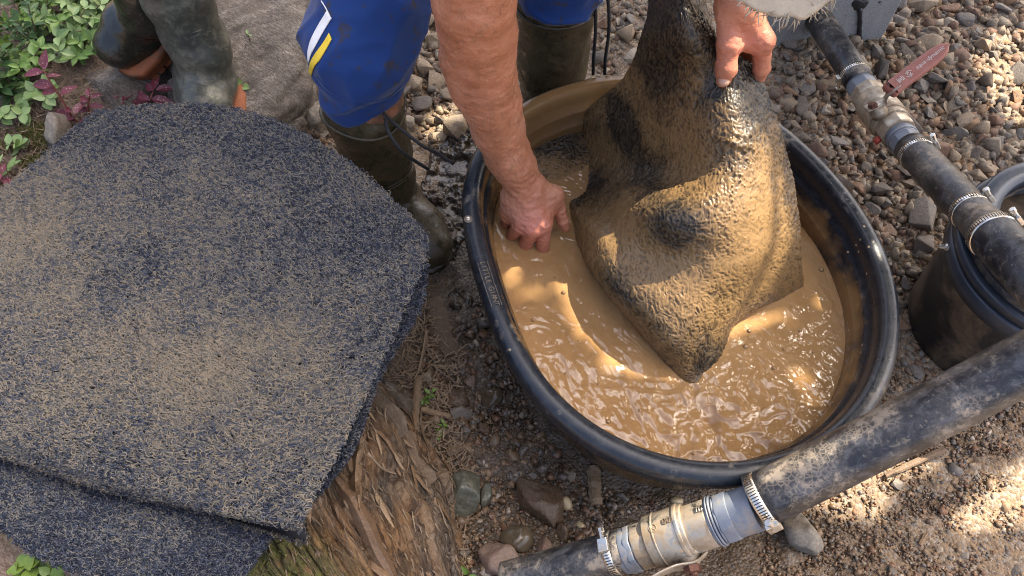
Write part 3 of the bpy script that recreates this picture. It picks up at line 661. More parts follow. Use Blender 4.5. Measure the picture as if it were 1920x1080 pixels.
hm = empty('muddy_mat', Gd.mean((0, 1)) * [1, 1, 0] + [0, 0, .26], 'limp coil mat caked in wet brown mud, lifted out of the tub by the hand', 'mat')
V, F = thick(Gp, N, .012)
mk('mat_sheet', V, F, M['heldmat'], hm, attr={'mud': np.r_[mud.ravel(), mud.ravel()], 'worm': np.r_[worm.ravel(), worm.ravel()]})
SC = [[(955,225,.262),(990,218,.272),(1035,215,.274),(1085,218,.272),(1130,220,.262)],
      [(950,255,.262),(990,250,.282),(1035,248,.281),(1080,250,.275),(1130,255,.27)],
      [(950,290,.262),(990,292,.278),(1030,290,.276),(1075,288,.271),(1130,290,.262)],
      [(960,325,.258),(995,335,.262),(1030,340,.262),(1070,330,.262),(1120,320,.258)]]
SC = [[(a, b, c - .027) for a, b, c in r] for r in SC]
G2 = sheet(SC, 150, 220); N2 = gnormal(G2); wv = 1 - 2.6 * np.abs(vn((G2 + .004 * vn(G2 * 60, 51)[..., None]) * 170, 54)); pp = proj(G2)
m2 = np.clip(.55 - .8 * blob(1010, 250, 60, 28) - .2 * blob(1080, 285, 60, 25) + .3 * blob(1050, 320, 60, 20), 0, 1); G2p = G2 + N2 * (wv * .0011 * (1 - .6 * m2))[..., None]
V, F = thick(G2p, N2, .010); mk('sunken_corner', V, F, M['heldmat'], hm, attr={'mud': np.r_[m2.ravel(), m2.ravel()], 'worm': np.r_[wv.ravel(), wv.ravel()]}, label='dark mat corner just breaking the water surface')

# coil mats piled on the stump
def filaments(Gd, N, count, w=.0016, L=(.0055, .0125), bias=None, bstr=.5, hmax=.005):
    nu, nv = Gd.shape[:2]; a = np.linalg.norm(np.cross(Gd[1:, :-1] - Gd[:-1, :-1], Gd[:-1, 1:] - Gd[:-1, :-1]), axis=-1); p = (a / a.sum()).ravel()
    k = rng.choice(len(p), count, p=p); i, j = k // (nv - 1), k % (nv - 1); fu, fv = rng.random(count)[:, None], rng.random(count)[:, None]
    A = lambda Q: (Q[i, j] * (1 - fu) + Q[i + 1, j] * fu) * (1 - fv) + (Q[i, j + 1] * (1 - fu) + Q[i + 1, j + 1] * fu) * fv
    c = A(Gd); n = nrm(A(N)); t0 = nrm(Gd[i, j + 1] - Gd[i, j]); t0 = nrm(t0 - n * (t0 * n).sum(-1, keepdims=True)); b0 = np.cross(n, t0)
    ph = rng.normal(0, bstr, count) + (rng.random(count) < .35) * rng.random(count) * 6.3
    cur = rng.normal(0, 1.5, count); ln = rng.uniform(*L, count); h0 = rng.uniform(-.002, hmax, count); tl = rng.normal(0, .5, count)
    K = 5; Vs = []
    pos = c + n * h0[:, None]; step = (ln / (K - 1))[:, None]; ang = ph - cur * .5 * (K - 1) * .5
    pos = pos - step * (K - 1) / 2 * (np.cos(ph)[:, None] * t0 + np.sin(ph)[:, None] * b0)
    for q in range(K):
        d = np.cos(ang)[:, None] * t0 + np.sin(ang)[:, None] * b0; s_ = np.cross(n, d)
        lift = n * (.0022 * math.sin(math.pi * q / (K - 1)) + .0012 * rng.normal(0, 1, count))[:, None] if True else 0
        pw = w * rng.uniform(.75, 1.2, count)[:, None]; P_ = pos + lift
        Vs.append(np.stack([P_ - s_ * pw * .5 - n * .0006, P_ + n * pw * .38, P_ + s_ * pw * .5 - n * .0006], 1))
        pos = pos + d * step; ang = ang + cur * .5
    V = np.stack(Vs, 1).reshape(-1, 3); base = (np.arange(count) * K * 3)[:, None, None]
    q = np.arange(K - 1)[:, None]; f = np.concatenate([np.stack([q * 3 + e, q * 3 + e + 1, q * 3 + e + 4, q * 3 + e + 3], -1) for e in (0, 1)], 0).reshape(-1, 4)
    return V, (base + f[None]).reshape(-1, 4)
def coilmat(name, ctrl, count, label, nu=70, nv=80, roll=None, under=None, silt=0, tk=.014):
    Gd = sheet(ctrl, nu, nv)
    root = empty(name, Gd.mean((0, 1)) - [0, 0, .03], label, 'mat')
    return root, Gd
MC = [[(180,208,.395),(300,199,.405),(420,204,.41),(540,240,.41),(660,312,.40),(803,440,.392)],
      [(70,305,.415),(230,330,.435),(380,350,.44),(520,390,.44),(640,455,.43),(790,505,.405)],
      [(-40,400,.43),(120,470,.45),(280,510,.455),(440,550,.455),(590,600,.44),(755,585,.41)],
      [(-130,520,.435),(20,590,.455),(190,640,.465),(360,690,.462),(520,730,.445),(702,705,.41)],
      [(-200,640,.435),(-60,710,.455),(110,765,.465),(280,815,.46),(450,855,.445),(640,835,.41)],
      [(-262,722,.43),(-112,780,.445),(58,832,.45),(228,892,.447),(400,940,.437),(568,972,.41)],
      [(-268,745,.415),(-118,800,.43),(52,850,.435),(224,908,.432),(398,953,.422),(563,988,.398)]]
G1 = sheet(MC, 90, 100)
# the near edge rolls over and runs back beneath
_d0 = nrm((G1[-1] - G1[-8]) * [1, 1, 0])
G1 = G1 + .004 * fbm(G1 * 8, 61, 2)[..., None] * [0, 0, 1]
N1 = gnormal(G1)
FR = .017; _ph = np.linspace(math.radians(80), math.radians(-130), 22); _c = G1[-1] - np.array([0, 0, FR]) - _d0 * .004
GR_ = np.stack([_c + FR * (math.cos(p) * _d0 + math.sin(p) * np.array([0, 0, 1])) for p in _ph]); NR_ = np.stack([math.cos(p) * _d0 + math.sin(p) * np.array([0, 0, 1.]) for p in _ph])
mat1 = empty('folded_mat', G1.mean((0, 1)) * [1, 1, 0] + [0, 0, .36], 'large blue black coil mat dusted with tan silt, folded over on top of the stump', 'mat')
V, F = thick(G1 - N1 * .004, N1, .010); mk('mat_core', V, F, M['fil_core'], mat1)
mk('fold_core', (GR_ - NR_ * .004).reshape(-1, 3), grid_faces(*GR_.shape[:2]), M['fil_core'], mat1)
def silt(V, Gd, f):
    return f(V)
V, F = joinVF([filaments(G1, N1, 132000), filaments(G1[-5:], N1[-5:], 6000, hmax=.004), filaments(GR_, NR_, 13000, hmax=.004)])
q = proj(V); silt_sun = .12 + .40 * np.exp(-(((q[:, 0] - 360) / 210) ** 2 + ((q[:, 1] - 690) / 110) ** 2)) + .28 * np.exp(-(((q[:, 0] - 40) / 130) ** 2 + ((q[:, 1] - 450) / 130) ** 2)) + .15 * np.exp(-(((q[:, 0] - 560) / 220) ** 2 + ((q[:, 1] - 900) / 90) ** 2)) - .16 * np.exp(-((q[:, 1] - 230) / 60) ** 2) - .12 * np.exp(-((q[:, 1] - 330 - .4 * (q[:, 0] - 400)) / 120) ** 2) * sstep(300, 500, q[:, 0])  # silt tone; the pale lobes also paint in the soft sun patches
mk('coil_filaments', V, F, M['fil'], mat1, kind='stuff', attr={'silt': silt_sun})
UC = [[(300,330,.36),(500,380,.365),(640,430,.365),(760,440,.36),(801,452,.355)],
      [(250,500,.36),(480,540,.37),(620,560,.37),(740,565,.36),(793,566,.352)],
      [(200,650,.36),(430,700,.37),(580,720,.37),(680,710,.36),(716,702,.352)],
      [(150,740,.37),(380,790,.375),(530,820,.375),(620,840,.365),(662,846,.36)],
      [(100,790,.38),(330,860,.385),(470,895,.38),(540,930,.37),(564,964,.365)]]
G3 = sheet(UC, 50, 60); N3 = gnormal(G3); V, F = thick(G3 - N3 * .004, N3, .010); mk('underside_flap', V, F, M['fil_core'], mat1)
V, F = filaments(G3[:, 36:], N3[:, 36:], 9000); mk('flap_filaments', V, F, M['fil'], mat1, kind='stuff', attr={'silt': np.full(len(V), -.25)})
LC = [[(-60,790,.37),(100,830,.375),(250,870,.375),(400,915,.37),(545,962,.36)],
      [(-50,860,.375),(90,910,.385),(230,950,.385),(370,985,.378),(516,1000,.355)],
      [(-30,930,.365),(90,985,.378),(210,1020,.38),(340,1045,.372),(490,1036,.352)],
      [(5,985,.35),(72,1040,.36),(180,1083,.362),(310,1112,.36),(458,1082,.345)]]
G4 = sheet(LC, 60, 80); G4 = G4 + .003 * fbm(G4 * 9, 62, 2)[..., None] * [0, 0, 1]; N4 = gnormal(G4)
mat2 = empty('coil_mat', G4.mean((0, 1)) * [1, 1, 0] + [0, 0, .33], 'dark blue black coil mat lying underneath, its rounded end showing below the folded one', 'mat')
V, F = thick(G4 - N4 * .004, N4, .010); mk('mat_core', V, F, M['fil_core'], mat2)
V, F = filaments(G4, N4, 34000); q = proj(V); mk('coil_filaments', V, F, M['fil'], mat2, kind='stuff', attr={'silt': -.22 + .2 * np.exp(-(((q[:, 0] - 300) / 150) ** 2 + ((q[:, 1] - 980) / 50) ** 2))})
# ------------------------------------------------------------ hoses and valves
def seg_tube(o, name, a, b, r, mat, parent, seed=0, n=32, **k):
    a, b = np.asarray(a), np.asarray(b); P = a + (b - a) * np.linspace(0, 1, 24)[:, None]
    V, F = tube_geo(P, r, n); V = V + (fbm(V * 18, seed, 2) * .0012)[:, None] * nrm(np.random.default_rng(seed).normal(size=3)) * 0
    m = MB(); m.add(V, F); return m.build(name, mat, parent, **k)
def clamp(parent, c, d, r, w=.013, screw=None):
    d = nrm(d); m = MB(); m.add(*turned_geo(c, d, [(-w / 2, r), (-w / 2 + .001, r + .0018), (w / 2 - .001, r + .0018), (w / 2, r)], 48))
    band = m.build('hose_clamp', M['steel'], parent)
    a, b, _ = frame(d); s = MB(); n = int(2 * math.pi * r / .0042)
    for i in range(n):
        th_ = i * 2 * math.pi / n; rad = math.cos(th_) * a + math.sin(th_) * b; tan = np.cross(d, rad)
        s.add(*box_geo(c + rad * (r + .0016), (d, tan, rad), (w * .33, .0007, .0006)))
    s.build('clamp_slots', M['slot'], band, smooth=False)
    if screw is not None:
        rad = nrm(np.asarray(screw) - d * (np.asarray(screw) @ d)); tan = np.cross(d, rad); h = MB()
        h.add(*box_geo(c + rad * (r + .005), (d, tan, rad), (w * .62, .011, .0042))); q = h.build('screw_housing', M['steel'], band, smooth=False); bev(q, .0015)
        h = MB(); h.add(*turned_geo(c + rad * (r + .006) + tan * .010, tan, [(0, .0042), (.010, .0042), (.0105, .0058), (.016, .0058), (.0165, .004)], 8)); h.build('worm_screw', M['steel'], band, smooth=False)
    return band
def hexpart(parent, name, c, d, secs, mat, n=8, ph=.2, bv=.0012):
    m = MB()
    for t0, t1, r, k in secs: m.add(*turned_geo(np.asarray(c) + nrm(d) * t0, d, [(0, r - .001), (.001, r), (t1 - t0 - .001, r), (t1 - t0, r - .001)], k, ph))
    o = m.build(name, mat, parent, smooth=False)
    mod = o.modifiers.new('bevel', 'BEVEL'); mod.width = bv; mod.segments = 2; mod.limit_method = 'ANGLE'; mod.angle_limit = math.radians(25)
    for p in o.data.polygons: p.use_smooth = True
    return o
A0, A1, A2 = U(1505, -10, .07), U(1662, 222, .17), U(1985, 572, .43)
AP = spline([A0, A1, A2], 400); Apx = proj(AP)
def tA(py): i = int(np.argmin(abs(Apx[:, 1] - py))); return AP[i], nrm(AP[min(i + 3, 399)] - AP[max(i - 3, 0)])
hA = empty('valved_hose', tA(222)[0] * [1, 1, 0], 'black hose with brass ball valve and red lever running down to the bucket', 'hose')
p0, d0 = tA(-8); p1, d1 = tA(152); seg_tube(None, 'hose', p0, p1, .0335, M['hose'], hA)
clamp(hA, tA(141)[0], tA(141)[1], .0335, .014, (-1, -.2, -.3))
p, d = tA(222)
def along(px_y0, px_y1): return np.linalg.norm(tA(px_y1)[0] - tA(px_y0)[0]) * (1 if px_y1 > px_y0 else -1)
L = lambda y: along(222, y) if y != 222 else 0
hexpart(hA, 'hose_adapter', p, d, [(L(150), L(160), .031, 32), (L(158), L(170), .034, 8), (L(169), L(174), .030, 32)], M['fitting'])
vb = hexpart(hA, 'valve_body', p, d, [(L(172), L(190), .038, 8), (L(188), L(236), .040, 40), (L(194), L(228), .0425, 40), (L(232), L(252), .038, 8)], M['brass'], bv=.003)
hexpart(hA, 'hose_adapter', p, d, [(L(251), L(255), .031, 32), (L(256), L(260), .033, 32), (L(260), L(263), .031, 32), (L(263), L(276), .033, 8), (L(274), L(284), .030, 32)], M['fitting'])
N0 = D(1638, 201, float(proj(p)[2]) - .045); up_ = nrm(N0 - (p + d * ((N0 - p) @ d)))
m = MB(); m.add(*turned_geo(N0 - up_ * .016, up_, [(-.01, .018), (.006, .017), (.008, .012), (.014, .011)], 24)); m.build('valve_stem', M['brass'], vb)
m = MB(); m.add(*turned_geo(N0, up_, [(-.001, .0105), (.007, .0105), (.008, .0085)], 6)); m.add(*turned_geo(N0 + up_ * .007, up_, [(0, .006), (.006, .0055), (.007, .003)], 12)); m.build('stem_nut', M['rust'], vb, smooth=False)
m = MB(); rp_ = D(1645, 263, float(proj(p)[2]) - .03); m.add(*box_geo(rp_, (nrm(d), nrm(np.cross(d, up_)), up_), (.008, .007, .003))); m.build('red_paint_mark', M['redpaint'], vb); 
dN = float(proj(N0)[2])
H0, H1, H2, H3 = D(1622, 205, dN + .006), D(1658, 190, dN - .004), D(1672, 166, dN - .035), D(1779, 84, dN - .060)
def bar(name, pts, hw, ht, mat, parent, nrm_up, roundend=False, n=30):
    P = spline(pts, n); T = nrm(np.gradient(P, axis=0)); V = []; u = np.linspace(0, 1, n); Ltot = np.linalg.norm(np.diff(P, axis=0), axis=1).sum()
    for i in range(n):
        s_ = nrm(np.cross(T[i], nrm_up)); q = np.cross(s_, T[i]); ww = hw
        if roundend:
            e = min(1, (1 - u[i]) * Ltot / hw); ww = hw * math.sqrt(max(1e-4, 1 - (1 - e) ** 2)); e2 = min(1, u[i] * Ltot / .006); ww *= .75 + .25 * e2
        for k in range(12):
            a = k * math.pi / 6; ca, sa = math.cos(a), math.sin(a); ca = math.copysign(abs(ca) ** .5, ca); sa = math.copysign(abs(sa) ** .5, sa)
            V.append(P[i] + s_ * ww * ca + q * ht * sa)
    F = [[i * 12 + j, i * 12 + (j + 1) % 12, (i + 1) * 12 + (j + 1) % 12, (i + 1) * 12 + j] for i in range(n - 1) for j in range(12)] + [list(range(12))[::-1], [(n - 1) * 12 + j for j in range(12)]]
    m = MB(); m.add(V, F); return m.build(name, mat, parent), P
bar('lever_tang', [H0, H1, (H1 + H2) / 2 + up_ * .004, H2, H2 + (H3 - H2) * .1], .0135, .0022, M['brass'], hA, up_)
vdir = nrm(O0 - (H2 + H3) / 2); gu = nrm(up_ * .5 + vdir * .8)
grip, GP = bar('lever_grip', [H2 + (H1 - H2) * .28, H2, H2 + (H3 - H2) * .12, H3], .0185, .0078, M['handle'], hA, gu, True, 40)
tx = nrm(H3 - H2); tz = nrm(gu - tx * (gu @ tx)); ty = np.cross(tz, tx)
place(text_mesh('aqua-dynamic', .0125, .0003, .25, M['white']), 'lettering', grip, H2 + (H3 - H2) * .665 + tz * .0079, tx, ty, tz)
m = MB(); cE = H2 + (H3 - H2) * .30 + tz * .0081; e1, e2 = tx, ty
for q in range(2):
    th_ = np.linspace(.2 + math.pi * q, 2.6 + math.pi * q, 10); rr_ = np.linspace(.0078, .0058, 10); m.add(*tube_geo([cE + e1 * math.cos(a) * r_ + e2 * math.sin(a) * r_ for a, r_ in zip(th_, rr_)], .0008, 6))
    th_ = np.linspace(.6 + math.pi * q, 3.2 + math.pi * q, 8); m.add(*tube_geo([cE + e1 * math.cos(a) * .0034 + e2 * math.sin(a) * .0034 for a in th_], .0009, 6))
m.build('swirl_emblem', M['white'], grip)
m = MB()
for q in range(5): m.add(*box_geo(H2 + (H3 - H2) * (.12 + .022 * q) + tz * .0080 + ty * .001, (tx, ty, tz), (.0008, .006 - .0012 * (q % 3), .0003)))
m.build('worn_size_marks', M['white'], grip)
p0, p1 = tA(276)[0], tA(424)[0]; seg_tube(None, 'hose', p0, p1, .0345, M['hose'], hA)
clamp(hA, tA(290)[0], tA(290)[1], .0345, .015, (1, .5, .6)); clamp(hA, tA(396)[0], tA(396)[1], .0345, .015, (1, .6, .7))
pr, dr = tA(425); m = MB(); Lr = np.linalg.norm(tA(565)[0] - pr)
m.add(*turned_geo(pr, dr, [(-.018, .036), (.0, .037), (.012, .039), (.03, .041), (Lr, .042)], 40)); m.build('reducer_hose', M['hose'], hA)
clamp(hA, tA(440)[0], tA(440)[1], .0415, .016, (1, .7, .8))

B0, B1, B2, B3, B4, B5 = U(2010, 632, .60), U(1920, 682, .54), U(1428, 937, .345), U(1273, 1000, .27), U(1073, 1059, .185), U(950, 1092, .14)
BP = spline([B0, B1, B2, B3, B4, B5], 500); Bpx = proj(BP)
def tB(px): i = int(np.argmin(abs(Bpx[:, 0] - px))); return BP[i], nrm(BP[min(i + 4, 499)] - BP[max(i - 4, 0)])
hB = empty('lower_hose', tB(1273)[0] * [1, 1, 0], 'dusty black hose with a nickel ball valve crossing in front of the tub rim', 'hose')
i0 = int(np.argmin(abs(Bpx[:, 0] - 1420))); m = MB(); m.add(*tube_geo(BP[:i0 + 1:6], .0392, 40)); m.build('hose', M['hose_mid'], hB)
clamp(hB, *tB(1428), .0395, .017, (.15, -1, .25))
p, d = tB(1273); L = lambda x: float((tB(x)[0] - p) @ d)
hexpart(hB, 'hose_adapter', p, d, [(L(1412), L(1372), .0345, 36), (L(1374), L(1352), .0385, 8), (L(1352), L(1348), .036, 36), (L(1347), L(1343), .0385, 36), (L(1342), L(1338), .0385, 36), (L(1339), L(1334), .035, 36)], M['fitting'])
vb = hexpart(hB, 'valve_body', p, d, [(L(1335), L(1292), .0385, 8), (L(1296), L(1222), .041, 44), (L(1288), L(1280), .0435, 44), (L(1244), L(1238), .0425, 44), (L(1224), L(1196), .0375, 8)], M['brass'], bv=.003)
hexpart(hB, 'hose_adapter', p, d, [(L(1197), L(1194), .034, 36), (L(1195), L(1184), .038, 8), (L(1185), L(1172), .0355, 36), (L(1174), L(1164), .034, 36)], M['fitting'])
p0, d0 = tB(1170); i0 = int(np.argmin(abs(Bpx[:, 0] - 1170))); m = MB(); m.add(*tube_geo(BP[i0::6], .0335, 36)); m.build('hose', M['hose_dusty'], hB)
clamp(hB, *tB(1150), .0335, .014, (-.1, .2, 1))
N0 = D(1297, 1062, float(proj(p)[2]) - .030); up_ = nrm(N0 - (p + d * ((N0 - p) @ d)))
m = MB(); m.add(*turned_geo(N0 - up_ * .030, up_, [(0, .021), (.016, .020), (.017, .015), (.028, .0135)], 28)); m.build('valve_stem', M['brass'], vb)
m = MB(); m.add(*turned_geo(N0, up_, [(0, .0135), (.009, .0135), (.0105, .011)], 6)); m.add(*turned_geo(N0 + up_ * .009, up_, [(0, .0065), (.004, .0062), (.005, .004)], 16)); m.build('stem_nut', M['rust'], vb, smooth=False)
dn = float(proj(N0)[2]); bar('lever_tang', [D(1322, 1040, dn + .012), D(1300, 1058, dn + .004), D(1262, 1066, dn + .002), D(1225, 1085, dn - .004), D(1150, 1140, dn - .01)], .019, .0022, M['brass'], hB, up_)
a, b, _ = frame(d, up_); vw = nrm(O0 - p); vw = nrm(vw - d * (vw @ d)); tt = np.cross(d, vw)
def on_body(px, py, r): q = D(px, py, float(proj(p)[2]) - .03); s_ = (q - p) @ d; rad = nrm((q - p) - d * s_); return p + d * s_ + rad * r, rad
for txt, px, py, sz in [('400', 1246, 966, .0145), ('CE', 1232, 972, .010), ('PN', 1315, 960, .012)][:1]:
    c, rad = on_body(px, py, .0418); yy = nrm(-nrm(np.cross(rad, d))); place(text_mesh(txt, sz, .0012, mat=M['castmark']), 'lettering', vb, c, -d * -1, np.cross(rad, d), rad)
c, rad = on_body(1212, 980, .0415); t1, t2 = d, np.cross(rad, d); m = MB(); th_ = np.linspace(0, 2 * math.pi, 20); m.add(*tube_geo([c + t1 * math.cos(a) * .006 + t2 * math.sin(a) * .006 for a in th_], .0007, 6)); m.add(*tube_geo([c + t1 * .003, c - t1 * .003 + t2 * .002], .0007, 6)); m.build('cast_emblem', M['brass'], vb)
m = MB(); c, rad = on_body(1316, 962, .0385); t2 = np.cross(rad, d)
for q in range(3): m.add(*box_geo(c + d * (q - 1) * .004, (d, t2, rad), (.0009, .0045, .0006)))
m.build('cast_marks', M['brass'], vb)

# ------------------------------------------------------------ bucket
bc = np.array([1.005, .775, 0]); bk = empty('muddy_bucket', bc, 'tall black bucket smeared with mud beside the gravel, hoses crossing over it', 'bucket')
m = MB(); m.add(*turned_geo(bc, (0, 0, 1), [(0, .150), (.006, .156), (.25, .176), (.28, .177)], 64)); m.build('bucket_body', M['bucket'], bk)
def ring(z0, z1, r0, r1, name, mat, lip=.004):
    V, F = turned_geo(bc, (0, 0, 1), [(z0, r0), (z0 + .002, r1), (z1 - .004, r1 + .002), (z1, r1 - .003), (z1, r0 - .004), (z0 + .004, r0 - .006)], 72)
    F = F[:-2]; k = 72; F += [[5 * k + j, 5 * k + (j + 1) % k, (j + 1) % k, j] for j in range(k)]; m = MB(); m.add(V, F); return m.build(name, mat, bk)
ring(.225, .265, .174, .185, 'collar_band', M['collar']); ring(.272, .295, .176, .187, 'collar_band', M['collar']); ring(.308, .34, .142, .174, 'bucket_rim', M['collar'])
m = MB(); V, F = turned_geo(bc, (0, 0, 1), [(.28, .176), (.335, .170), (.333, .144), (.06, .13)], 64); m.add(V, F[:-2]); m.build('bucket_wall', M['bucket'], bk)
for an_ in (2.95,):
    u = np.array([math.cos(an_), math.sin(an_), 0]); m = MB(); m.add(*turned_geo(bc + u * .183 + [0, 0, .250], u, [(0, .008), (.006, .008), (.009, .005), (.018, .0045), (.019, .003)], 10)); m.build('handle_lug', M['steel'], bk, smooth=False)

# ------------------------------------------------------------ speckled board beside the hose
e0, e1 = U(1520, 84, 0.0), U(1655, 70, 0.0); ex = nrm(e1 - e0); ey = np.array([-ex[1], ex[0], 0]); wd = np.linalg.norm(e1 - e0) + .12
bd = empty('grey_board', (e0 + e1) / 2, 'speckled grey plastic board with a dark drip standing upright on the gravel behind the hose', 'board')
m = MB(); m.add(*box_geo(e1 - ex * wd / 2 + ey * .03 + [0, 0, .16], (ex, ey, [0, 0, 1]), (wd / 2, .03, .17))); o = m.build('board', M['board'], bd, smooth=False); bev(o, .004)
m = MB(); m.add(*box_geo(e1 + ex * .004 + ey * .045 + [0, 0, .155], (ex, ey, [0, 0, 1]), (.003, .03, .165))); m.build('wood_edge', M['splinter'], bd, smooth=False)
def onface(px, py):
    r_ = ray(px, py); n_ = -ey; t_ = ((e0 - O0) @ n_) / (r_ @ n_); return O0 + r_ * t_ + n_ * .0015
m = MB(); m.add(*tube_geo(spline([onface(1612, 14), onface(1612, 40), onface(1611, 60), onface(1612, 77)], 14), [.006 + .0008 * math.sin(q * 1.7) for q in range(14)], 8))
for px, py, r in [(1612, 10, .017), (1606, 5, .013), (1619, 6, .012)]: m.add(IV * [r, .003, r] + onface(px, py), IF)
m.build('dark_drip', M['drip'], bd)
# ------------------------------------------------------------ the man bending over the tub
K = lambda px, dep: px * dep / FPX
man = empty('person', (-.05, 1.25, 0), 'man in muddy blue striped trousers and rubber boots bending over the tub, gripping the mat', 'person')
SHR, SHL = np.array([-.06, .98, .93]), np.array([.30, 1.12, 1.12]); NECK = np.array([.13, 1.05, 1.06]); HEAD = np.array([.26, .87, 1.0])
HIPR, HIPL = np.array([-.10, 1.47, .85]), np.array([.10, 1.48, .85])
ar = SDF(.0019)
cp = [(880,-130,.99,86),(889,0,1.085,80),(893,48,1.13,74),(897,96,1.18,66),(910,144,1.22,59),(922,192,1.26,56),(934,240,1.30,50),(952,289,1.34,43),(966,313,1.356,39),(977,334,1.372,36)]
cp = [(a, b, c + .045 * min(1, max(0, (b - 96) / 240)), r) for a, b, c, r in cp]
Pa = [SHR] + [D(a, b, c) for a, b, c, r in cp]; Ra = [.062] + [K(r, c) * .97 for a, b, c, r in cp]
ar.chain(Pa, Ra, .012)
ar.cone(D(868,110,1.195), D(880,170,1.245), .030, .026, .03)            # forearm muscle
ar.cone(D(930,70,1.15), D(925,150,1.20), .022, .020, .03)
HD = .045
W = D(979, 340, 1.376 + HD)
def hp(px, py, d): return D(px, py, d + (HD if px < 1200 else 0))
mcp = {'i': (1020,422,1.402), 'm': (999,430,1.405), 'r': (976,424,1.42), 'p': (955,404,1.438)}
for k_, r in (('i', .0145), ('m', .0145), ('r', .0135), ('p', .0125)):
    ar.cone(W + (hp(*mcp[k_]) - W) * .05, hp(*mcp[k_]), .022, r, .016)
ar.cone(hp(985,370,1.392), hp(992,405,1.402), .030, .024, .02, (nrm(ray(990, 390)), .62))
ar.cone(hp(958,372,1.40), hp(952,400,1.43), .016, .014, .02)           # little finger side
ar.cone(hp(1008,352,1.382), hp(1040,366,1.40), .018, .0145, .02)       # thumb base
ar.cone(hp(1040,366,1.40), hp(1032,395,1.41), .0125, .012, .02)
ar.chain([hp(1040,368,1.40), hp(1049,398,1.425), hp(1056,415,1.435), hp(1061,428,1.443)], [.0140, .0122, .0108, .0078], .005)
fing = {'i': [(1020,422,1.402),(1017,467,1.462),(1012,494,1.53)], 'm': [(998,430,1.405),(984,463,1.472),(981,482,1.55)], 'r': [(974,424,1.42),(957,446,1.488),(957,470,1.56)], 'p': [(955,404,1.438),(947,424,1.50),(955,446,1.56)]}
for k_, rs in (('i', (.0140, .0122, .0100)), ('m', (.0142, .0125, .0102)), ('r', (.0132, .0116, .0098)), ('p', (.0122, .0105, .009))):
    ar.chain([hp(*q) for q in fing[k_]], rs, .0032)
for k_ in 'imr':                                                       # knuckles and tendons
    q = hp(*mcp[k_]); v = nrm(O0 - q); ar.cone(q + v * .006, q + v * .006, .0105, .0105, .01); ar.cone(W + v * .012 + (q - W) * .2, q + v * .0085, .0035, .004, .012)
v = nrm(O0 - W); ar.cone(hp(950,350,1.352), hp(985,385,1.372), .002, .0022, .006); ar.cone(hp(985,385,1.372), hp(1002,408,1.382), .0022, .002, .006); ar.cone(hp(1010,345,1.36), hp(1000,385,1.372), .002, .002, .006)
def wr(p): return (.0009 * (1 - 2 * np.abs(vn(p @ np.array([[.9, .3, .2], [-.2, .8, -.5], [-.3, .4, .8]]).T * [60, 130, 130], 74))) * sstep(.46, .40, p[:, 2])) + .0006 * vn(p * [70, 70, 160], 71) + .0006 * vn(p * 190, 72) + .0006 * vn(p * 32, 73)
Va, Fa = ar.mesh(wr)
al = SDF(.0019); dz = .035
EL = np.array([.36, 1.10, .93])
al.chain([SHL, EL, D(1400,-120,1.13+dz), D(1384,-40,1.13+dz), D(1381,0,1.14+dz)], [.058, .048, .042, .031, .029], .014)
WL = D(1382, 5, 1.14 + dz)
mc2 = {'i': (1430,78,1.175+dz), 'm': (1424,66,1.20+dz), 'r': (1408,62,1.225+dz), 'p': (1392,60,1.245+dz)}
for k_, r in (('i', .0155), ('m', .0145), ('r', .0135), ('p', .0125)): al.cone(WL, hp(*mc2[k_]), .024, r, .016)
al.cone(hp(1388,25,1.15+dz), hp(1408,62,1.175+dz), .026, .018, .02, (nrm(ray(1400, 45)), .7))
al.chain([hp(1364,28,1.145+dz), hp(1366,84,1.162+dz), hp(1362,126,1.182+dz), hp(1357,150,1.19+dz)], [.0175, .0165, .0142, .0115], .006)
al.cone(hp(1362,120,1.180+dz), hp(1363,130,1.182+dz), .0150, .0150, .008)
al.cone(hp(1372,78,1.17+dz), hp(1412,80,1.178+dz), .011, .012, .022)      # web
f2 = {'i': [(1430,78,1.175+dz),(1428,128,1.215+dz),(1416,160,1.262+dz),(1404,172,1.28+dz)], 'm': [(1424,66,1.20+dz),(1424,110,1.26+dz),(1405,150,1.295+dz)], 'r': [(1408,62,1.225+dz),(1408,105,1.285+dz),(1388,140,1.30+dz)], 'p': [(1392,60,1.245+dz),(1392,98,1.29+dz),(1372,125,1.30+dz)]}
for k_, rs in (('i', (.0165, .0128, .0100, .0085)), ('m', (.0142, .0125, .0105)), ('r', (.0135, .012, .010)), ('p', (.0122, .0105, .009))): al.chain([hp(*q) for q in f2[k_]], rs, .006)
q = hp(1434,76,1.165+dz); al.cone(q, q, .0145, .0145, .012)
Vl, Fl = al.mesh(wr)
bo = SDF(.008)
bo.cone(SHR * .8 + NECK * .2, SHL * .8 + NECK * .2, .075, .075, .06); CH = np.array([.09, 1.17, 1.02]); PE = np.array([0, 1.46, .90])
bo.cone(NECK, CH, .09, .145, .06, (nrm([0, .5, .8]), .75)); bo.cone(CH, PE, .145, .135, .08, (nrm([0, .5, .8]), .8)); bo.cone(HIPR, HIPL, .115, .115, .06)
bo.cone(NECK, HEAD, .055, .055, .04); bo.cone(HEAD, HEAD + [.02, -.06, .02], .085, .078, .03); bo.cone(HEAD + [.03, -.05, -.07], HEAD + [.03, -.07, -.08], .05, .04, .03)
fc = HEAD + np.array([.05, -.07, -.10]); bo.cone(fc, fc + [.008, -.015, -.012], .014, .012, .012)        # nose
for s_ in (-1, 1):
    bo.cone(HEAD + [s_ * .085, 0, 0], HEAD + [s_ * .092, .01, -.02], .016, .012, .008)
KR, KL = np.array([-.268, 1.06, .52]), np.array([.082, 1.27, .54]); AR_, AL_ = np.array([-.268, 1.062, .12]), np.array([.088, 1.28, .12])
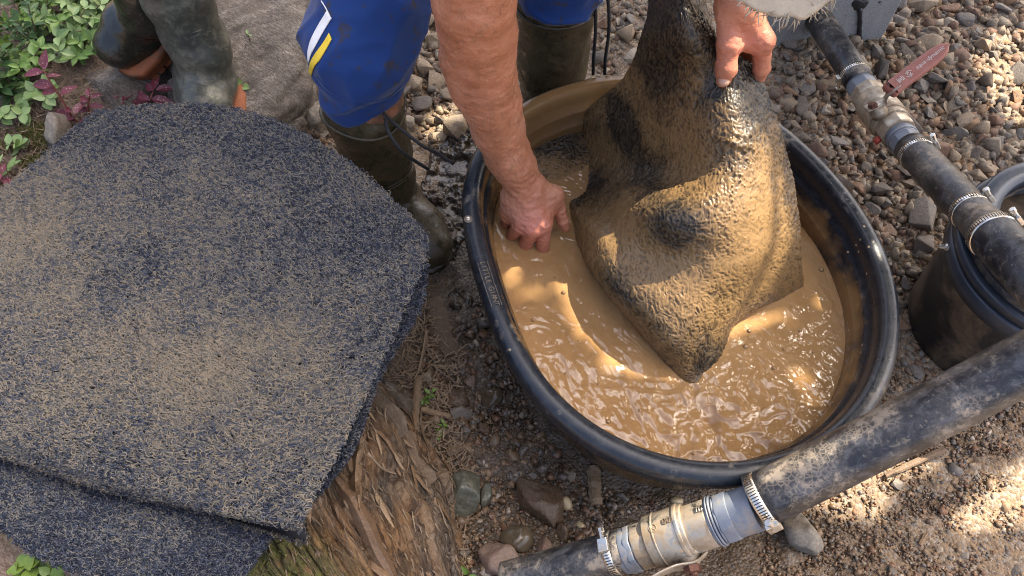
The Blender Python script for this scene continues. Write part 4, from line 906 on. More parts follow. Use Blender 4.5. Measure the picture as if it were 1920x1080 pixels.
bo.chain([HIPR, KR, np.array([-.279, 1.05, .40]), AR_], [.085, .064, .068, .045], .03); bo.chain([HIPL, KL, np.array([.088, 1.28, .40]), AL_], [.085, .06, .058, .045], .03)
bo.chain([AR_, np.array([-.266, 1.055, .06]), np.array([-.205, .985, .045])], [.045, .036, .028], .02); bo.chain([AL_, np.array([.088, 1.27, .06]), np.array([.06, 1.19, .045])], [.045, .038, .03], .02)
bo.chain([NECK * .25 + SHL * .75, SHL, EL], [.06, .058, .046], .03); bo.chain([SHR, SHR + (Pa[1] - SHR) * .7], [.06, .056], .03)
Vb, Fb = bo.mesh()
V, F = joinVF([(Va, Fa), (Vl, Fl), (Vb, Fb)]); q = proj(V)
red = np.exp(-((q[:, 0] - 1000) ** 2 + (q[:, 1] - 432) ** 2) / 45 ** 2) + .8 * np.exp(-((q[:, 0] - 1400) ** 2 + (q[:, 1] - 90) ** 2) / 60 ** 2); red[len(Va) + len(Vl):] = 0
grime = sstep(.5, .42, V[:, 2]) * (np.arange(len(V)) >= len(Va) + len(Vl)) * .9
mk('body', V, F, M['skin'], man, attr={'red': np.clip(red, 0, 1), 'grime': grime})
hb = MB(); hv = Va; fn_ = np.cross(Va[Fa[:, 1]] - Va[Fa[:, 0]], Va[Fa[:, 2]] - Va[Fa[:, 0]]); fn_ = nrm(fn_)
cand = rng.choice(len(Fa), 5200, replace=False)
for k in cand:
    c = Va[Fa[k]].mean(0)
    if not (.40 < c[2] < .80) or vn(c * 25, 75) < -.25: continue
    n = fn_[k]; d = nrm(np.array([.25, -.1, -1.]) + rng.normal(0, .35, 3)); d = nrm(d - n * (d @ n) + n * .35); l = rng.uniform(.006, .014); s_ = nrm(np.cross(d, n)) * .00032
    hb.add([c - s_, c + s_, c + d * l], [[0, 1, 2]])
hb.build('arm_hair', M['hair'], man, kind='stuff', smooth=False)
# thumb nails
def nail(name, c, along, toward, L_, w_):
    along = nrm(along); toward = nrm(toward - along * (toward @ along)); s_ = np.cross(along, toward); V = []; F = []
    for i in range(6):
        for j in range(7):
            u = i / 5 * 2 - 1; v = j / 6 * 2 - 1; w2 = w_ * (1 - .25 * max(0, u) ** 2 - .15 * max(0, -u) ** 3); V.append(c + along * u * L_ + s_ * v * w2 + toward * (-.0045 * v * v - .0016 * u * u))
    m = MB(); m.add(V, grid_faces(6, 7).tolist()); o = m.build(name, M['nail'], man); sm = o.modifiers.new('t', 'SOLIDIFY'); sm.thickness = .0008; sm.offset = 0
a_, b_ = hp(1362,126,1.182+dz), hp(1357,152,1.19+dz); nail('thumb_nail', D(1357, 151, 1.1785 + dz), b_ - a_, O0 - b_, .0085, .0088)
a_, b_ = hp(1049,398,1.425), hp(1061,428,1.443); nail('thumb_nail', hp(1062.5, 424, 1.4355), b_ - a_, nrm(O0 - b_) + np.array([.7, 0, .0]), .0065, .0058)
# clothing
sh = SDF(.009)
sh.cone(SHR * .85 + NECK * .15, SHL * .85 + NECK * .15, .09, .09, .06); sh.cone(NECK + (CH - NECK) * .2, CH, .10, .165, .06, (nrm([0, .5, .8]), .78)); sh.cone(CH, PE, .165, .155, .08, (nrm([0, .5, .8]), .82))
sh.chain([SHR, SHR + (Pa[1] - SHR) * .35], [.078, .082], .04); sh.chain([SHL, SHL + (EL - SHL) * .8], [.074, .07], .04)
V, F = sh.mesh(lambda p: .006 * fbm(p * 14, 81, 3)); mk('shirt', V, F, M['shirt'], man)
pt = SDF(.0042)
pt.cone(HIPR, HIPL, .135, .135, .06); pt.cone(PE, (HIPR + HIPL) / 2, .14, .14, .06)
pt.chain([HIPR, np.array([-.235, 1.10, .60]), np.array([-.268, 1.045, .52]), np.array([-.272, 1.045, .43]), np.array([-.264, 1.05, .33])], [.11, .092, .086, .074, .064], .015)
pt.chain([HIPL, np.array([.085, 1.28, .56]), np.array([.088, 1.275, .40])], [.11, .09, .084], .03)
hc, hn = np.array([-.262, 1.04, .440]), nrm(np.array([.10, .22, -1])); pt.cone(hc + hn * .16, hc + hn * .161, .16, .16, .006, None, True)
hc, hn = np.array([.088, 1.28, .50]), nrm(np.array([0, .1, -1])); pt.cone(hc + hn * .16, hc + hn * .161, .16, .16, .006, None, True)
def folds(p):
    f = 1 - 2 * np.abs(vn(p * [9, 9, 14] + 3.1, 83)); g_ = 1 - 2 * np.abs(vn(p @ np.array([[.8, .3, .5], [-.4, .9, .1], [-.5, -.2, .8]]).T * [6, 11, 15], 85)); return .009 * f * np.abs(f) + .007 * np.maximum(g_, 0) ** 2 + .002 * vn(p * 30, 84)
V, F = pt.mesh(folds); tr = mk('trousers', V, F, M['blue'], man)
bv_ = BVHTree.FromPolygons(V.tolist(), F.tolist())
def hit(px, py):
    d = ray(px, py); d = d / np.linalg.norm(d); h = bv_.ray_cast(Vector(O0), Vector(d)); 
    if h[0] is None: return None
    return np.array(h[0]), np.array(h[1]) * (1 if np.array(h[1]) @ d < 0 else -1)
def stripe(name, left, right, mat):
    Lp, Rp = spline([(*q, 0) for q in left], 22)[:, :2], spline([(*q, 0) for q in right], 22)[:, :2]; rows = []
    for a, b in zip(Lp, Rp):
        row = [];
        for s_ in np.linspace(0, 1, 7):
            h = hit(*(a + (b - a) * s_))
            if h is not None: row.append(h[0] + h[1] * .0018)
        if len(row) == 7: rows.append(row)
    if len(rows) < 3: print('stripe failed', name, len(rows)); return
    m = MB(); m.add(np.array(rows).reshape(-1, 3), grid_faces(len(rows), 7).tolist()); o = m.build(name, mat, tr); sm = o.modifiers.new('t', 'SOLIDIFY'); sm.thickness = .0016; sm.offset = 0
stripe('white_stripe', [(614,20),(598,48),(585,73),(579,95),(579,112)], [(623,34),(606,62),(593,86),(584,103),(580,118)], M['strw'])
stripe('yellow_stripe', [(618,62),(606,82),(593,100),(583,118),(581,134)], [(623,74),(612,94),(601,112),(590,126),(585,142)], M['stry'])
def cloth_line(name, pts, r, mat):
    P = [hit(*q) for q in spline([(*q, 0) for q in pts], 40)[:, :2]]; P = [h[0] + h[1] * .0006 for h in P if h is not None]
    if len(P) > 4: m = MB(); m.add(*tube_geo(P, r, 5)); m.build(name, mat, tr)
cloth_line('seam', [(603,2),(611,15),(620,32)], .0011, M['strw'])
cloth_line('hem_stitch', [(592,150),(612,172),(645,190),(690,197),(728,188),(750,170)], .0009, M['blue'])
cloth_line('hem_stitch', [(594,143),(614,165),(647,183),(690,190),(728,181),(752,162)], .0009, M['blue'])
def boot(parent, shaft, ankle, heel, ball, toe, r, rubber, sole_mat, label=None, wob=84, sw=1.0, top_r=.076, seams=True, soleh=.026, soff=(0, 0, 0)):
    """shaft: list of (point, radius) from the top to the ankle"""
    s = SDF(.0036); pts = [np.asarray(q[0], float) for q in shaft]; s.chain(pts, [q[1] for q in shaft], .02)
    ankle, heel, ball, toe = [np.asarray(q, float) for q in (ankle, heel, ball, toe)]
    s.chain([pts[-1], ankle], [shaft[-1][1], r * .88], .02); s.cone(ankle, heel, r * .84, r * .80, .02); s.cone(heel, ball, r * .80, r * .97, .02); s.cone(ankle, ball, r * .86, r * .86, .025)
    s.cone(ball, toe, r * 1.02, r * .88, .02); s.cone(ball + [0, 0, .004], toe + [0, 0, .006], r * .8, r * .7, .02)
    V, F = s.mesh(lambda p: .0022 * fbm(p * 22, wob, 3) + .0012 * np.sin(p[:, 2] * 90 + 4 * vn(p * 9, wob + 1)))
    o = mk('boot', V, F, rubber, parent, label=label)
    rg_ = MB()
    for fr_ in (.62, .72):
        a_, b_ = pts[-2], pts[-1]; c_ = a_ + (b_ - a_) * fr_; r_ = shaft[-2][1] + (shaft[-1][1] - shaft[-2][1]) * fr_; ax1, ax2, _ = frame(b_ - a_)
        rg_.add(*tube_geo([c_ + (ax1 * math.cos(t_) + ax2 * math.sin(t_)) * (r_ + .0008) + (b_ - a_) * .10 * math.cos(t_ * 2 + 1) for t_ in np.linspace(0, 2 * math.pi, 40)], .0016, 5))
    rg_.build('shaft_seam', rubber, o)
    # sole
    f = nrm((toe - heel)); up = np.array([0, 0, 1.]); f_h = f; sd = nrm(np.cross(up, f_h)); up2 = np.cross(f_h, sd); Lf = np.linalg.norm(toe - heel)
    u = np.linspace(-1, 1, 44); outl = []
    for side in (1, -1):
        for k in (u if side == 1 else u[::-1]):
            x_ = (k + 1) / 2 * (Lf + r * 1.85) - r * .98; wdt = np.interp(k, [-1, -.93, -.7, -.2, .35, .75, .93, 1], [0, .55, .86, .80, 1.04, .95, .55, 0]) * r * 1.06 * sw
            outl.append(heel + f_h * x_ + sd * side * wdt)
    outl = np.array(outl); n = len(outl); base = -up2 * (r * .95) + np.array(soff); m = MB(); c = outl.mean(0)
    lev = [(0, .97), (.002, 1.0), (soleh * .55, 1.0), (soleh * .6, 1.03), (soleh, 1.02), (soleh * 1.15, .96)]
    V = np.concatenate([c + (outl - c) * sc + base + up2 * (h - .006) for h, sc in lev]); F = [[i * n + j, i * n + (j + 1) % n, (i + 1) * n + (j + 1) % n, (i + 1) * n + j] for i in range(len(lev) - 1) for j in range(n)]; F += [list(range(n))[::-1], [(len(lev) - 1) * n + j for j in range(n)]]
    m.add(V, F); so_ = m.build('sole', sole_mat, o); 
    m = MB()
    for q in range(9):
        x_ = -.6 * r + q * (Lf + r) / 8.5; ww = r * (1.0 if q > 3 else .9) * sw
        if 2 < q < 4: continue
        m.add(*box_geo(heel + f_h * x_ + base - up2 * .010, (f_h, sd, up2), (.008, ww, .008)))
    m.build('tread_lugs', sole_mat, so_, smooth=False)
    return o
bt = boot(man, [((-.282,1.045,.375), .078), ((-.278,1.052,.25), .069), ((-.272,1.06,.15), .060)], (-.262,1.058,.085), (-.285,1.088,.06), (-.208,.985,.052), (-.180,.945,.050), .055, M['boot_mud'], M['boot_mud'], 'wet mud caked boot standing beside the tub')
m = MB(); th_ = np.linspace(0, 2 * math.pi, 41)
m.add(*tube_geo([np.array([-.282 + .079 * math.cos(a), 1.045 + .079 * math.sin(a), .376 + .01 * math.sin(a * 2)]) for a in th_], .004, 8)); m.build('boot_cuff', M['boot_mud'], bt)
fdir = nrm([.022, -.04, 0]); sdv = np.array([-fdir[1], fdir[0], 0]); m = MB()
for off, rr_, zz in ((-.004, .0515, .050), (.016, .0465, .048)):
    c = np.array([-.190, .960, .05]) + fdir * off; m.add(*tube_geo([c + sdv * rr_ * math.cos(a) + np.array([0, 0, 1]) * rr_ * math.sin(a) for a in np.linspace(-.2, math.pi + .2, 22)], .0016, 6))
m.build('toe_cap_seam', M['boot_mud'], bt)
for pts in ([D(718,212,1.405), D(745,236,1.41), D(790,272,1.43), D(822,288,1.46), D(850,307,1.48)], [D(722,222,1.40), D(730,250,1.40), D(752,282,1.42), D(780,303,1.46), D(803,317,1.50)]):
    m = MB(); m.add(*tube_geo(spline(pts, 26), .0033, 8)); m.build('boot_lace', M['lace'], bt)
bl = boot(man, [((.088,1.285,.425), .084), ((.088,1.285,.25), .074), ((.088,1.285,.15), .064)], (.088,1.28,.085), (.09,1.31,.06), (.062,1.215,.05), (.058,1.20,.048), .048, M['boot_mud'], M['boot_mud'], 'dark muddy boot behind the tub')
m = MB(); m.add(*tube_geo([np.array([.088 + .085 * math.cos(a), 1.285 + .085 * math.sin(a), .427]) for a in th_], .004, 8)); m.build('boot_cuff', M['boot_mud'], bl)
for x0, x1 in ((1116, 1112), (1141, 1134)):
    m = MB(); m.add(*tube_geo(spline([D(x0 - 6, -25, 1.50), D(x0, 10, 1.53), D(x0 + .5, 60, 1.57), D(x1 + 1, 110, 1.62), D(x1, 139, 1.66)], 22), .0036, 8)); m.build('boot_lace', M['lace'], bl)
# frayed straw hat
hcn = np.array([.30, .83, 1.0]); tipp = D(1488, 34, .90); E1 = tipp - hcn; rb = np.linalg.norm(E1); E1 = E1 / rb; E2 = nrm(np.array([1, .1, .05]) - E1 * (np.array([1, .1, .05]) @ E1)); En = np.cross(E1, E2); En = En if En[2] > 0 else -En
nr, na = 26, 120; V = []
for i in range(nr):
    for j in range(na):
        a = j * 2 * math.pi / na; u = i / (nr - 1); x_, y_ = math.cos(a), math.sin(a); el = .118 if abs(y_) > 0 else .118
        rr_ = .42 + .58 * u; h = .10 * max(0, 1 - ((rr_ - .0) / .5) ** 2) if rr_ < .5 else 0
        e = .004 * vn(np.array([a * 12, 0, 0]), 88) * (u > .93)
        V.append(hcn + E1 * x_ * (rb * rr_ + e) + E2 * y_ * (el * rr_ + e) + En * (.02 * rr_ * y_ * y_ + .0016 * math.sin(u * 75)))
for i in range(12):
    for j in range(na):
        a = j * 2 * math.pi / na; f_ = math.cos(i / 11 * math.pi / 2); V.append(hcn + E1 * math.cos(a) * rb * .42 * f_ ** .6 + E2 * math.sin(a) * .118 * .42 * f_ ** .6 * 1.2 + En * (.01 + .10 * math.sin(i / 11 * math.pi / 2)))
V = np.array(V); F = np.concatenate([[[i * na + j, i * na + (j + 1) % na, (i + 1) * na + (j + 1) % na, (i + 1) * na + j] for i in range(k0_, k1_) for j in range(na)] for k0_, k1_ in ((0, nr - 1), (nr, nr + 11))])
ht = mk('straw_hat', V, F, M['canvas'], man, label='pale woven hat brim with a frayed edge'); sm = ht.modifiers.new('t', 'SOLIDIFY'); sm.thickness = .003
m = MB()
for q in range(420):
    a = rng.uniform(0, 2 * math.pi); c = hcn + E1 * math.cos(a) * rb * .985 + E2 * math.sin(a) * .116 + En * .02 * math.sin(a) ** 2; d = nrm(E1 * math.cos(a) * rng.uniform(.2, 1) + E2 * math.sin(a) + rng.normal(0, .55, 3)); l = rng.uniform(.006, .02)
    m.add(*tube_geo([c, c + d * l * .5 + rng.normal(0, .0015, 3), c + d * l], [.0009, .0007, .0003], 4))
for px, py, l in ((1472, 34, .026), (1478, 36, .022), (1462, 20, .012)):
    c = D(px, py - 8, .895); m.add(*tube_geo([c, c + [.001, -.002, -.6 * l], c + [-.002, .001, -l]], [.0012, .001, .0004], 5))
m.build('frayed_straw', M['canvas'], ht, kind='stuff')

# ------------------------------------------------------------ second person, standing on the rock in rubber boots
p2 = empty('person', (-.68, 1.38, .2), 'person in rubber boots with orange soles stepping over the flat rock', 'person')
a2 = G(379, 92, .145); hB_, tB_ = G(380, 62, .10), G(388, 205, .095)
sft = np.array([a2[0] - .012, a2[1] + .01, 0])
KN = [np.array([sft[0], sft[1], .75]), np.array([sft[0] - .14, sft[1] + .14, .78])]
aL = G(283, 12, .20); hL, tL = G(290, 8, .15), G(226, 84, .12)
b2 = SDF(.012); HP = [np.array([sft[0] + .0, sft[1] + .1, 1.05]), np.array([sft[0] - .2, sft[1] + .12, 1.05])]
for i, (an_, kn_) in enumerate(((np.array([sft[0], sft[1], .33]), KN[0]), (aL + [-.01, .02, .05], KN[1]))): b2.chain([HP[i], kn_, an_], [.085, .06, .045], .03)
pc = (HP[0] + HP[1]) / 2; b2.cone(HP[0], HP[1], .11, .11, .06); b2.cone(pc, pc + [0, .02, .38], .13, .15, .08, (np.array([0, 1., 0]), .7)); b2.cone(pc + [-.15, .02, .48], pc + [.15, .02, .48], .07, .07, .05); nk = pc + [0, .02, .55]; b2.cone(nk, nk + [0, -.02, .10], .05, .05, .03); b2.cone(nk + [0, -.02, .17], nk + [0, -.03, .22], .085, .085, .03); b2.cone(nk + [0, -.11, .17], nk + [0, -.115, .15], .014, .016, .015)
for s_ in (-1, 1): b2.chain([pc + [s_ * .19, .02, .46], pc + [s_ * .25, .0, .20], pc + [s_ * .25, -.10, -.02], pc + [s_ * .24, -.13, -.12]], [.055, .043, .030, .032], .02)
V, F = b2.mesh(); mk('body', V, F, M['skin'], p2, attr={'red': np.zeros(len(V)), 'grime': np.zeros(len(V))})
c2 = SDF(.012)
for i, kn_ in enumerate(KN): c2.chain([HP[i], kn_ + [0, 0, .02], kn_ * .75 + [np.array([sft[0], sft[1], .33]), aL + [-.01, .02, .05]][i] * .25], [.115, .09, .085], .03)
c2.cone(HP[0], HP[1], .13, .13, .06); V, F = c2.mesh(lambda p: .006 * fbm(p * 12, 91, 3)); mk('trousers', V, F, M['shirt'], p2)
c3 = SDF(.012); c3.cone(pc, pc + [0, .02, .38], .15, .17, .08, (np.array([0, 1., 0]), .72)); c3.cone(pc + [-.16, .02, .47], pc + [.16, .02, .47], .085, .085, .05)
for s_ in (-1, 1): c3.chain([pc + [s_ * .19, .02, .46], pc + [s_ * .245, .01, .24]], [.07, .06], .03)
V, F = c3.mesh(); mk('shirt', V, F, M['boot_grey'], p2)
boot(p2, [((sft[0], sft[1] + .015, .66), .070), ((sft[0], sft[1] + .01, .48), .063), ((sft[0], sft[1], .39), .056)], a2, hB_, (hB_ * .35 + tB_ * .65), tB_, .056, M['boot_grey'], M['sole'], 'planted grey green boot with an orange sole', 95, 1.0, soff=(.011, 0, .004))
boot(p2, [((KN[1][0], KN[1][1] - .02, .66), .072), (aL * .5 + KN[1] * .5 + [0, 0, -.04], .066), (aL + [-.006, .012, .05], .058)], aL, hL, (hL * .4 + tL * .6), tL, .057, M['boot_dark'], M['sole'], 'lifted dark glossy boot with an orange sole', 97, 1.0, soff=(.010, -.006, .008))
# ------------------------------------------------------------ rocks and gravel
def ico(sub):
    b = bmesh.new(); bmesh.ops.create_icosphere(b, subdivisions=sub, radius=1); V = np.array([v.co[:] for v in b.verts]); F = np.array([[v.index for v in f.verts] for f in b.faces]); b.free(); return V, F
ICO = {k: ico(k) for k in (1, 2, 3, 4, 5)}
def rockshape(seed, sub=3, planes=11, rough=.05, soft=18, roundness=.0, dmin=.62):
    r_ = np.random.default_rng(seed); V, F = ICO[sub]; n = nrm(r_.normal(size=(planes, 3))); d = r_.uniform(dmin, 1.0, planes)
    q = np.clip(V @ n.T, .05, None) / d; r = 1 / (np.sum(np.maximum(q, 0) ** soft, 1) ** (1 / soft)); r = np.minimum(r, 1.25); r = r * (1 - roundness) + roundness * .9
    P = V * r[:, None]
    return P + V * (rough * fbm(P * 2.4 + seed, seed, 4, .55))[:, None], F
def rotm(r_):
    q = nrm(r_.normal(size=4)); w_, x, y, z = q
    return np.array([[1-2*(y*y+z*z), 2*(x*y-z*w_), 2*(x*z+y*w_)], [2*(x*y+z*w_), 1-2*(x*x+z*z), 2*(y*z-x*w_)], [2*(x*z-y*w_), 2*(y*z+x*w_), 1-2*(x*x+y*y)]])
def big_rock(name, px, py, wpx, hpx, thk, mat, label, seed, rz=0, dz=0, sub=4, cat='rock', planes=10, rough=.06, tilt=0, group=None, soft=18, roundness=0):
    c = G(px, py); dep = float(proj(c)[2]); sx = wpx * dep / FPX / 2; d = ray(px, py); sy = hpx * dep / FPX / 2 / (abs(d[2]) / np.linalg.norm(d)) * .95
    P, F = rockshape(seed, sub, planes, rough, soft, roundness); P = P / np.abs(P).max(0) * [sx, sy, thk]
    a = math.radians(tilt); P = P @ np.array([[math.cos(a), 0, -math.sin(a)], [0, 1, 0], [math.sin(a), 0, math.cos(a)]]); c_, s_ = math.cos(rz), math.sin(rz); P = P @ np.array([[c_, s_, 0], [-s_, c_, 0], [0, 0, 1]])
    return mk(name, P + c + [0, 0, dz], F, mat, label=label, cat=cat, group=group)
big_rock('flat_rock', 480, 95, 330, 360, .10, M['slab'], 'broad flat grey brown rock slab under the planted boot', 3, .25, -.004, 5, planes=8, rough=.07, soft=30)
big_rock('flat_rock', 235, 170, 190, 120, .085, M['slab'], 'long weathered ridge of rock below the lifted boot', 14, .75, .0, 5, planes=8, rough=.06, soft=40)
big_rock('rock', 127, 262, 62, 58, .045, M['rock_grey'], 'grey stone behind the red leaves at the mat edge', 21, .3, .03)
big_rock('rock', 352, 190, 60, 70, .035, M['slab'], 'tan flat rock beside the planted boot', 25, .6, .01)
big_rock('rock', 868, 938, 72, 104, .05, M['rock_green'], 'wet grey green angular rock with a ridge, beside the rotten log', 41, -.35, .02, 5, planes=6, soft=90, rough=.05)
big_rock('rock', 1010, 942, 90, 128, .045, M['rock_brown'], 'large brown gritty rock between the green rock and the hose', 6, .3, .01, 5, planes=9, rough=.05, soft=26)
big_rock('pebble', 965, 1012, 72, 62, .032, M['rock_wet'], 'smooth shiny olive pebble above the pinkish rock', 7, -.6, .012, planes=16, rough=.03, soft=8, roundness=.4)
big_rock('rock', 938, 1058, 104, 74, .035, M['rock_pink'], 'pinkish speckled rock at the bottom next to the hose', 8, -.2, .012, planes=9)
big_rock('rock', 1020, 1032, 34, 52, .02, M['rock_pink'], 'small reddish brown stone between pebble and hose', 31, .2, .006)
big_rock('rock', 1056, 1000, 28, 40, .02, M['rock_brown'], 'small red brown stone under the cream pebble', 32, .1, .006)
big_rock('rock', 912, 932, 24, 50, .015, M['rock_green'], 'narrow dark stone beside the green rock', 33, -.1, .006)
big_rock('pebble', 1060, 946, 24, 30, .011, M['rock_cream'], 'yellow cream pebble beside the large brown rock', 9, .4, .004, 3, planes=16, soft=8, rough=.02, roundness=.4)
big_rock('pebble', 1088, 986, 18, 16, .008, M['rock_cream'], 'small cream pebble near the lower hose', 10, 0, .003, 3, planes=16, soft=8, rough=.02, roundness=.4)
big_rock('pebble', 1268, 940, 26, 18, .010, M['rock_cream'], 'pale pebble just above the lower valve', 11, 0, .003, 3, planes=16, soft=8, rough=.02, roundness=.4)
big_rock('rock', 1495, 1000, 76, 92, .045, M['rock_grey'], 'tan grey rock lying below the lower hose clamp', 12, .2, .015, planes=8, soft=26)
big_rock('rock', 925, 745, 54, 44, .022, M['rock_wet'], 'round wet brown stone in the mud left of the tub', 13, .1, .008, planes=14, soft=10, roundness=.2)
big_rock('rock', 850, 752, 56, 58, .026, M['rock_brown'], 'flat brown stone in mud beside the splintered stick', 15, .7, .004)
big_rock('rock', 883, 717, 28, 24, .014, M['rock_pink'], 'small orange brown stone in the mud', 16, .2, .004)
big_rock('rock', 907, 806, 24, 24, .012, M['rock_brown'], 'small square brown stone in the mud', 17, .2, .004)
big_rock('rock', 597, 232, 70, 52, .05, M['rock_grey'], 'tan rock at the foot of the bank behind the mat', 18, -.3, .02)
big_rock('rock', 640, 205, 46, 60, .05, M['rock_grey'], 'grey upright rock left of the muddy boot', 19, .3, .02)
big_rock('rock', 560, 240, 50, 34, .03, M['slab'], 'small tan rock against the mat edge', 20, .3, .01)
big_rock('rock', 735, 765, 80, 110, .06, M['slab'], 'grey brown rock tucked under the edge of the mat', 22, .5, .01, rough=.12)

def inside(px, py, poly):
    c = False; n = len(poly)
    for i in range(n):
        x1, y1 = poly[i]; x2, y2 = poly[i - 1]
        if (y1 > py) != (y2 > py) and px < (x2 - x1) * (py - y1) / (y2 - y1) + x1: c = not c
    return c
def near_tub(q, m=0.):
    v = q[:2] - TC; a = math.atan2(v[1], v[0]); return np.hypot(*v) < float(fb(np.array([a]))[0] @ cf) - .062 + m
def blocked(q, m=0.): return near_tub(q, m) or np.hypot(q[0] - bc[0], q[1] - bc[1]) < .156 + m
UR = [(1400,90),(1500,-30),(2000,-30),(2000,330),(1880,400),(1760,620),(1700,720),(1660,600),(1590,400),(1465,225)]
TM = [(740,-30),(870,-30),(880,260),(800,270),(740,200)]; TM2 = [(1110,-30),(1240,-30),(1180,160),(1110,140)]
LR = [(1400,1090),(1440,960),(1600,870),(1930,740),(2000,1090)]; LL = [(800,640),(900,560),(960,680),(1090,830),(1200,880),(1430,920),(1180,960),(1000,1090),(860,1090),(860,880),(760,800)]
ML = [(540,180),(600,170),(640,260),(620,300)]
shapes = [rockshape(100 + q, 3, 7 + q % 4, .035, 120, 0, .5) for q in range(22)]
def slaty(seed):
    r_ = np.random.default_rng(seed); k = int(r_.integers(9, 14)); P = r_.uniform(-1, 1, (k, 3)); P = P / (np.abs(P) ** 3.2).sum(1, keepdims=True) ** (1 / 3.2) * r_.uniform(.82, 1.05, (k, 1))
    b = bmesh.new(); [b.verts.new(v) for v in P]; r2 = bmesh.ops.convex_hull(b, input=b.verts); bmesh.ops.delete(b, geom=[v for v in b.verts if not v.link_faces], context='VERTS')
    bmesh.ops.dissolve_limit(b, angle_limit=.25, verts=b.verts, edges=b.edges); bmesh.ops.bevel(b, geom=list(b.edges), offset=.075, segments=2, profile=.6, affect='EDGES', clamp_overlap=True); bmesh.ops.triangulate(b, faces=b.faces)
    b.verts.index_update(); V = np.array([v.co[:] for v in b.verts]); F = np.array([[v.index for v in f.verts] for f in b.faces]); b.free(); return V, F
shapes = [slaty(700 + q) if q % 5 else shapes[q] for q in range(22)]
gm = {}
def stone_me(k, mat):
    if (k, mat) not in gm: P, F = shapes[k]; me = rawmesh('stone', P / np.abs(P).max(), F, M[mat], k % 5 == 0); gm[k, mat] = me
    return gm[k, mat]
placed = []
def put_stones(poly, n, rpx, mat, label, group, cat='stone', flat=(.32, .72), tries=30, name='stone', over=.72):
    xs_, ys_ = [p[0] for p in poly], [p[1] for p in poly]; cnt = 0
    for _ in range(n * tries):
        if cnt >= n: break
        px, py = rng.uniform(max(-20, min(xs_)), min(1940, max(xs_))), rng.uniform(max(-20, min(ys_)), min(1095, max(ys_)))
        if not inside(px, py, poly): continue
        q = G(px, py); r = float(np.exp(rng.normal(math.log(rpx[0]), rpx[1]))) / 2; r = r * float(proj(q)[2]) / FPX
        if blocked(q, r * .6): continue
        if any((q[0] - a) ** 2 + (q[1] - b) ** 2 < (over * (r + c)) ** 2 for a, b, c in placed): continue
        placed.append((q[0], q[1], r)); cnt += 1; el_f = rng.uniform(*flat)
        cl = ['grey', 'tan', 'rust brown', 'dark', 'pale'][int(rng.choice(5, p=[.36, .26, .2, .12, .06]))]; wet_ = mat == 'grit'; o = link(stone_me(int(rng.integers(22)), 'st_' + cl), name); lab_ = f"{'large' if 2 * r > .045 else 'small' if 2 * r < .026 else 'medium'} {cl} {'flat' if el_f < .5 else 'blocky'} {label(px, py)}"; f_ = el_f; el = rng.uniform(.5, 1.0)
        o.location = [float(v) for v in q + [0, 0, r * f_ * rng.uniform(.15, .6)]]; o.rotation_euler = (rng.normal(0, .35), rng.normal(0, .35), rng.uniform(0, 6.28)); o.scale = (r, r * el, r * f_)
        tag(o, lab_, cat, group)
    return cnt
put_stones(UR, 195, (40, .38), 'gravel', lambda x, y: 'stone in gravel ' + ('between tub and upper hose' if (y - 60) * .78 > (x - 1545) else 'beyond the red lever' if y < 200 else 'between upper hose and bucket'), 'stones in the gravel by the upper hose')
put_stones(TM, 42, (46, .3), 'gravel', lambda x, y: 'stone between the blue leg and the bare arm' + (' by top edge' if y < 90 else ''), 'stones between boot and arm')
put_stones(TM2, 14, (30, .3), 'gravel', lambda x, y: 'stone behind the tub by the hanging laces', 'stones behind the tub')
put_stones(ML, 10, (32, .3), 'gravel', lambda x, y: 'stone wedged between rock slab and muddy boot', 'stones left of the boot')
put_stones(LL, 52, (20, .38), 'grit', lambda x, y: 'stone in the soil ' + ('left of the tub' if y < 800 else 'below the tub rim'), 'stones in the wet soil')
put_stones(LR, 16, (20, .35), 'grit', lambda x, y: 'stone on the sandy soil at lower right', 'stones on the sandy soil')
def stuff_stones(name, poly, n, rpx, mat, sink=.3, flat=(.4, .9), low=None):
    base = []
    for q in range(14):
        r_ = np.random.default_rng(500 + q); b = bmesh.new(); P = r_.uniform(-1, 1, (11, 3)); P = P / (np.abs(P) ** 3.5).sum(1, keepdims=True) ** (1 / 3.5) * r_.uniform(.8, 1.05, (11, 1))
        for v in P: b.verts.new(v)
        bmesh.ops.convex_hull(b, input=b.verts); bmesh.ops.delete(b, geom=[v for v in b.verts if not v.link_faces], context='VERTS'); bmesh.ops.triangulate(b, faces=b.faces); b.verts.index_update(); base.append((np.array([v.co[:] for v in b.verts]), np.array([[v.index for v in f.verts] for f in b.faces]))); b.free()
    xs_, ys_ = [p[0] for p in poly], [p[1] for p in poly]; Vs, Fs, k = [], [], 0; cnt = 0
    while cnt < n:
        px, py = rng.uniform(min(xs_), max(xs_)), rng.uniform(min(ys_), max(ys_))
        if not inside(px, py, poly): continue
        q = G(px, py); r = float(np.exp(rng.normal(math.log(rpx[0]), rpx[1]))) / 2 * float(proj(q)[2]) / FPX; cnt += 1
        if blocked(q, r * .5): continue
        P, F = base[int(rng.integers(14))]; P = P * [r, r * rng.uniform(.65, 1), r * rng.uniform(*flat)] @ rotm(rng) ; Vs.append(P + q + [0, 0, r * rng.uniform(-sink, .35)]); Fs.append(F + k); k += len(P)
    return mk(name, np.concatenate(Vs), np.concatenate(Fs), M[mat], smooth=False, kind='stuff')
stuff_stones('gravel', UR, 4600, (17, .36), 'gravel_i'); stuff_stones('gravel', TM, 500, (13, .4), 'gravel_i'); stuff_stones('gravel', TM2 , 200, (13, .4), 'gravel_i')
stuff_stones('gravel', ML, 120, (12, .4), 'gravel_i')
stuff_stones('grit', LR, 5200, (6.5, .42), 'grit_i', .5); stuff_stones('grit', LL, 4600, (9, .5), 'grit_i', .5)
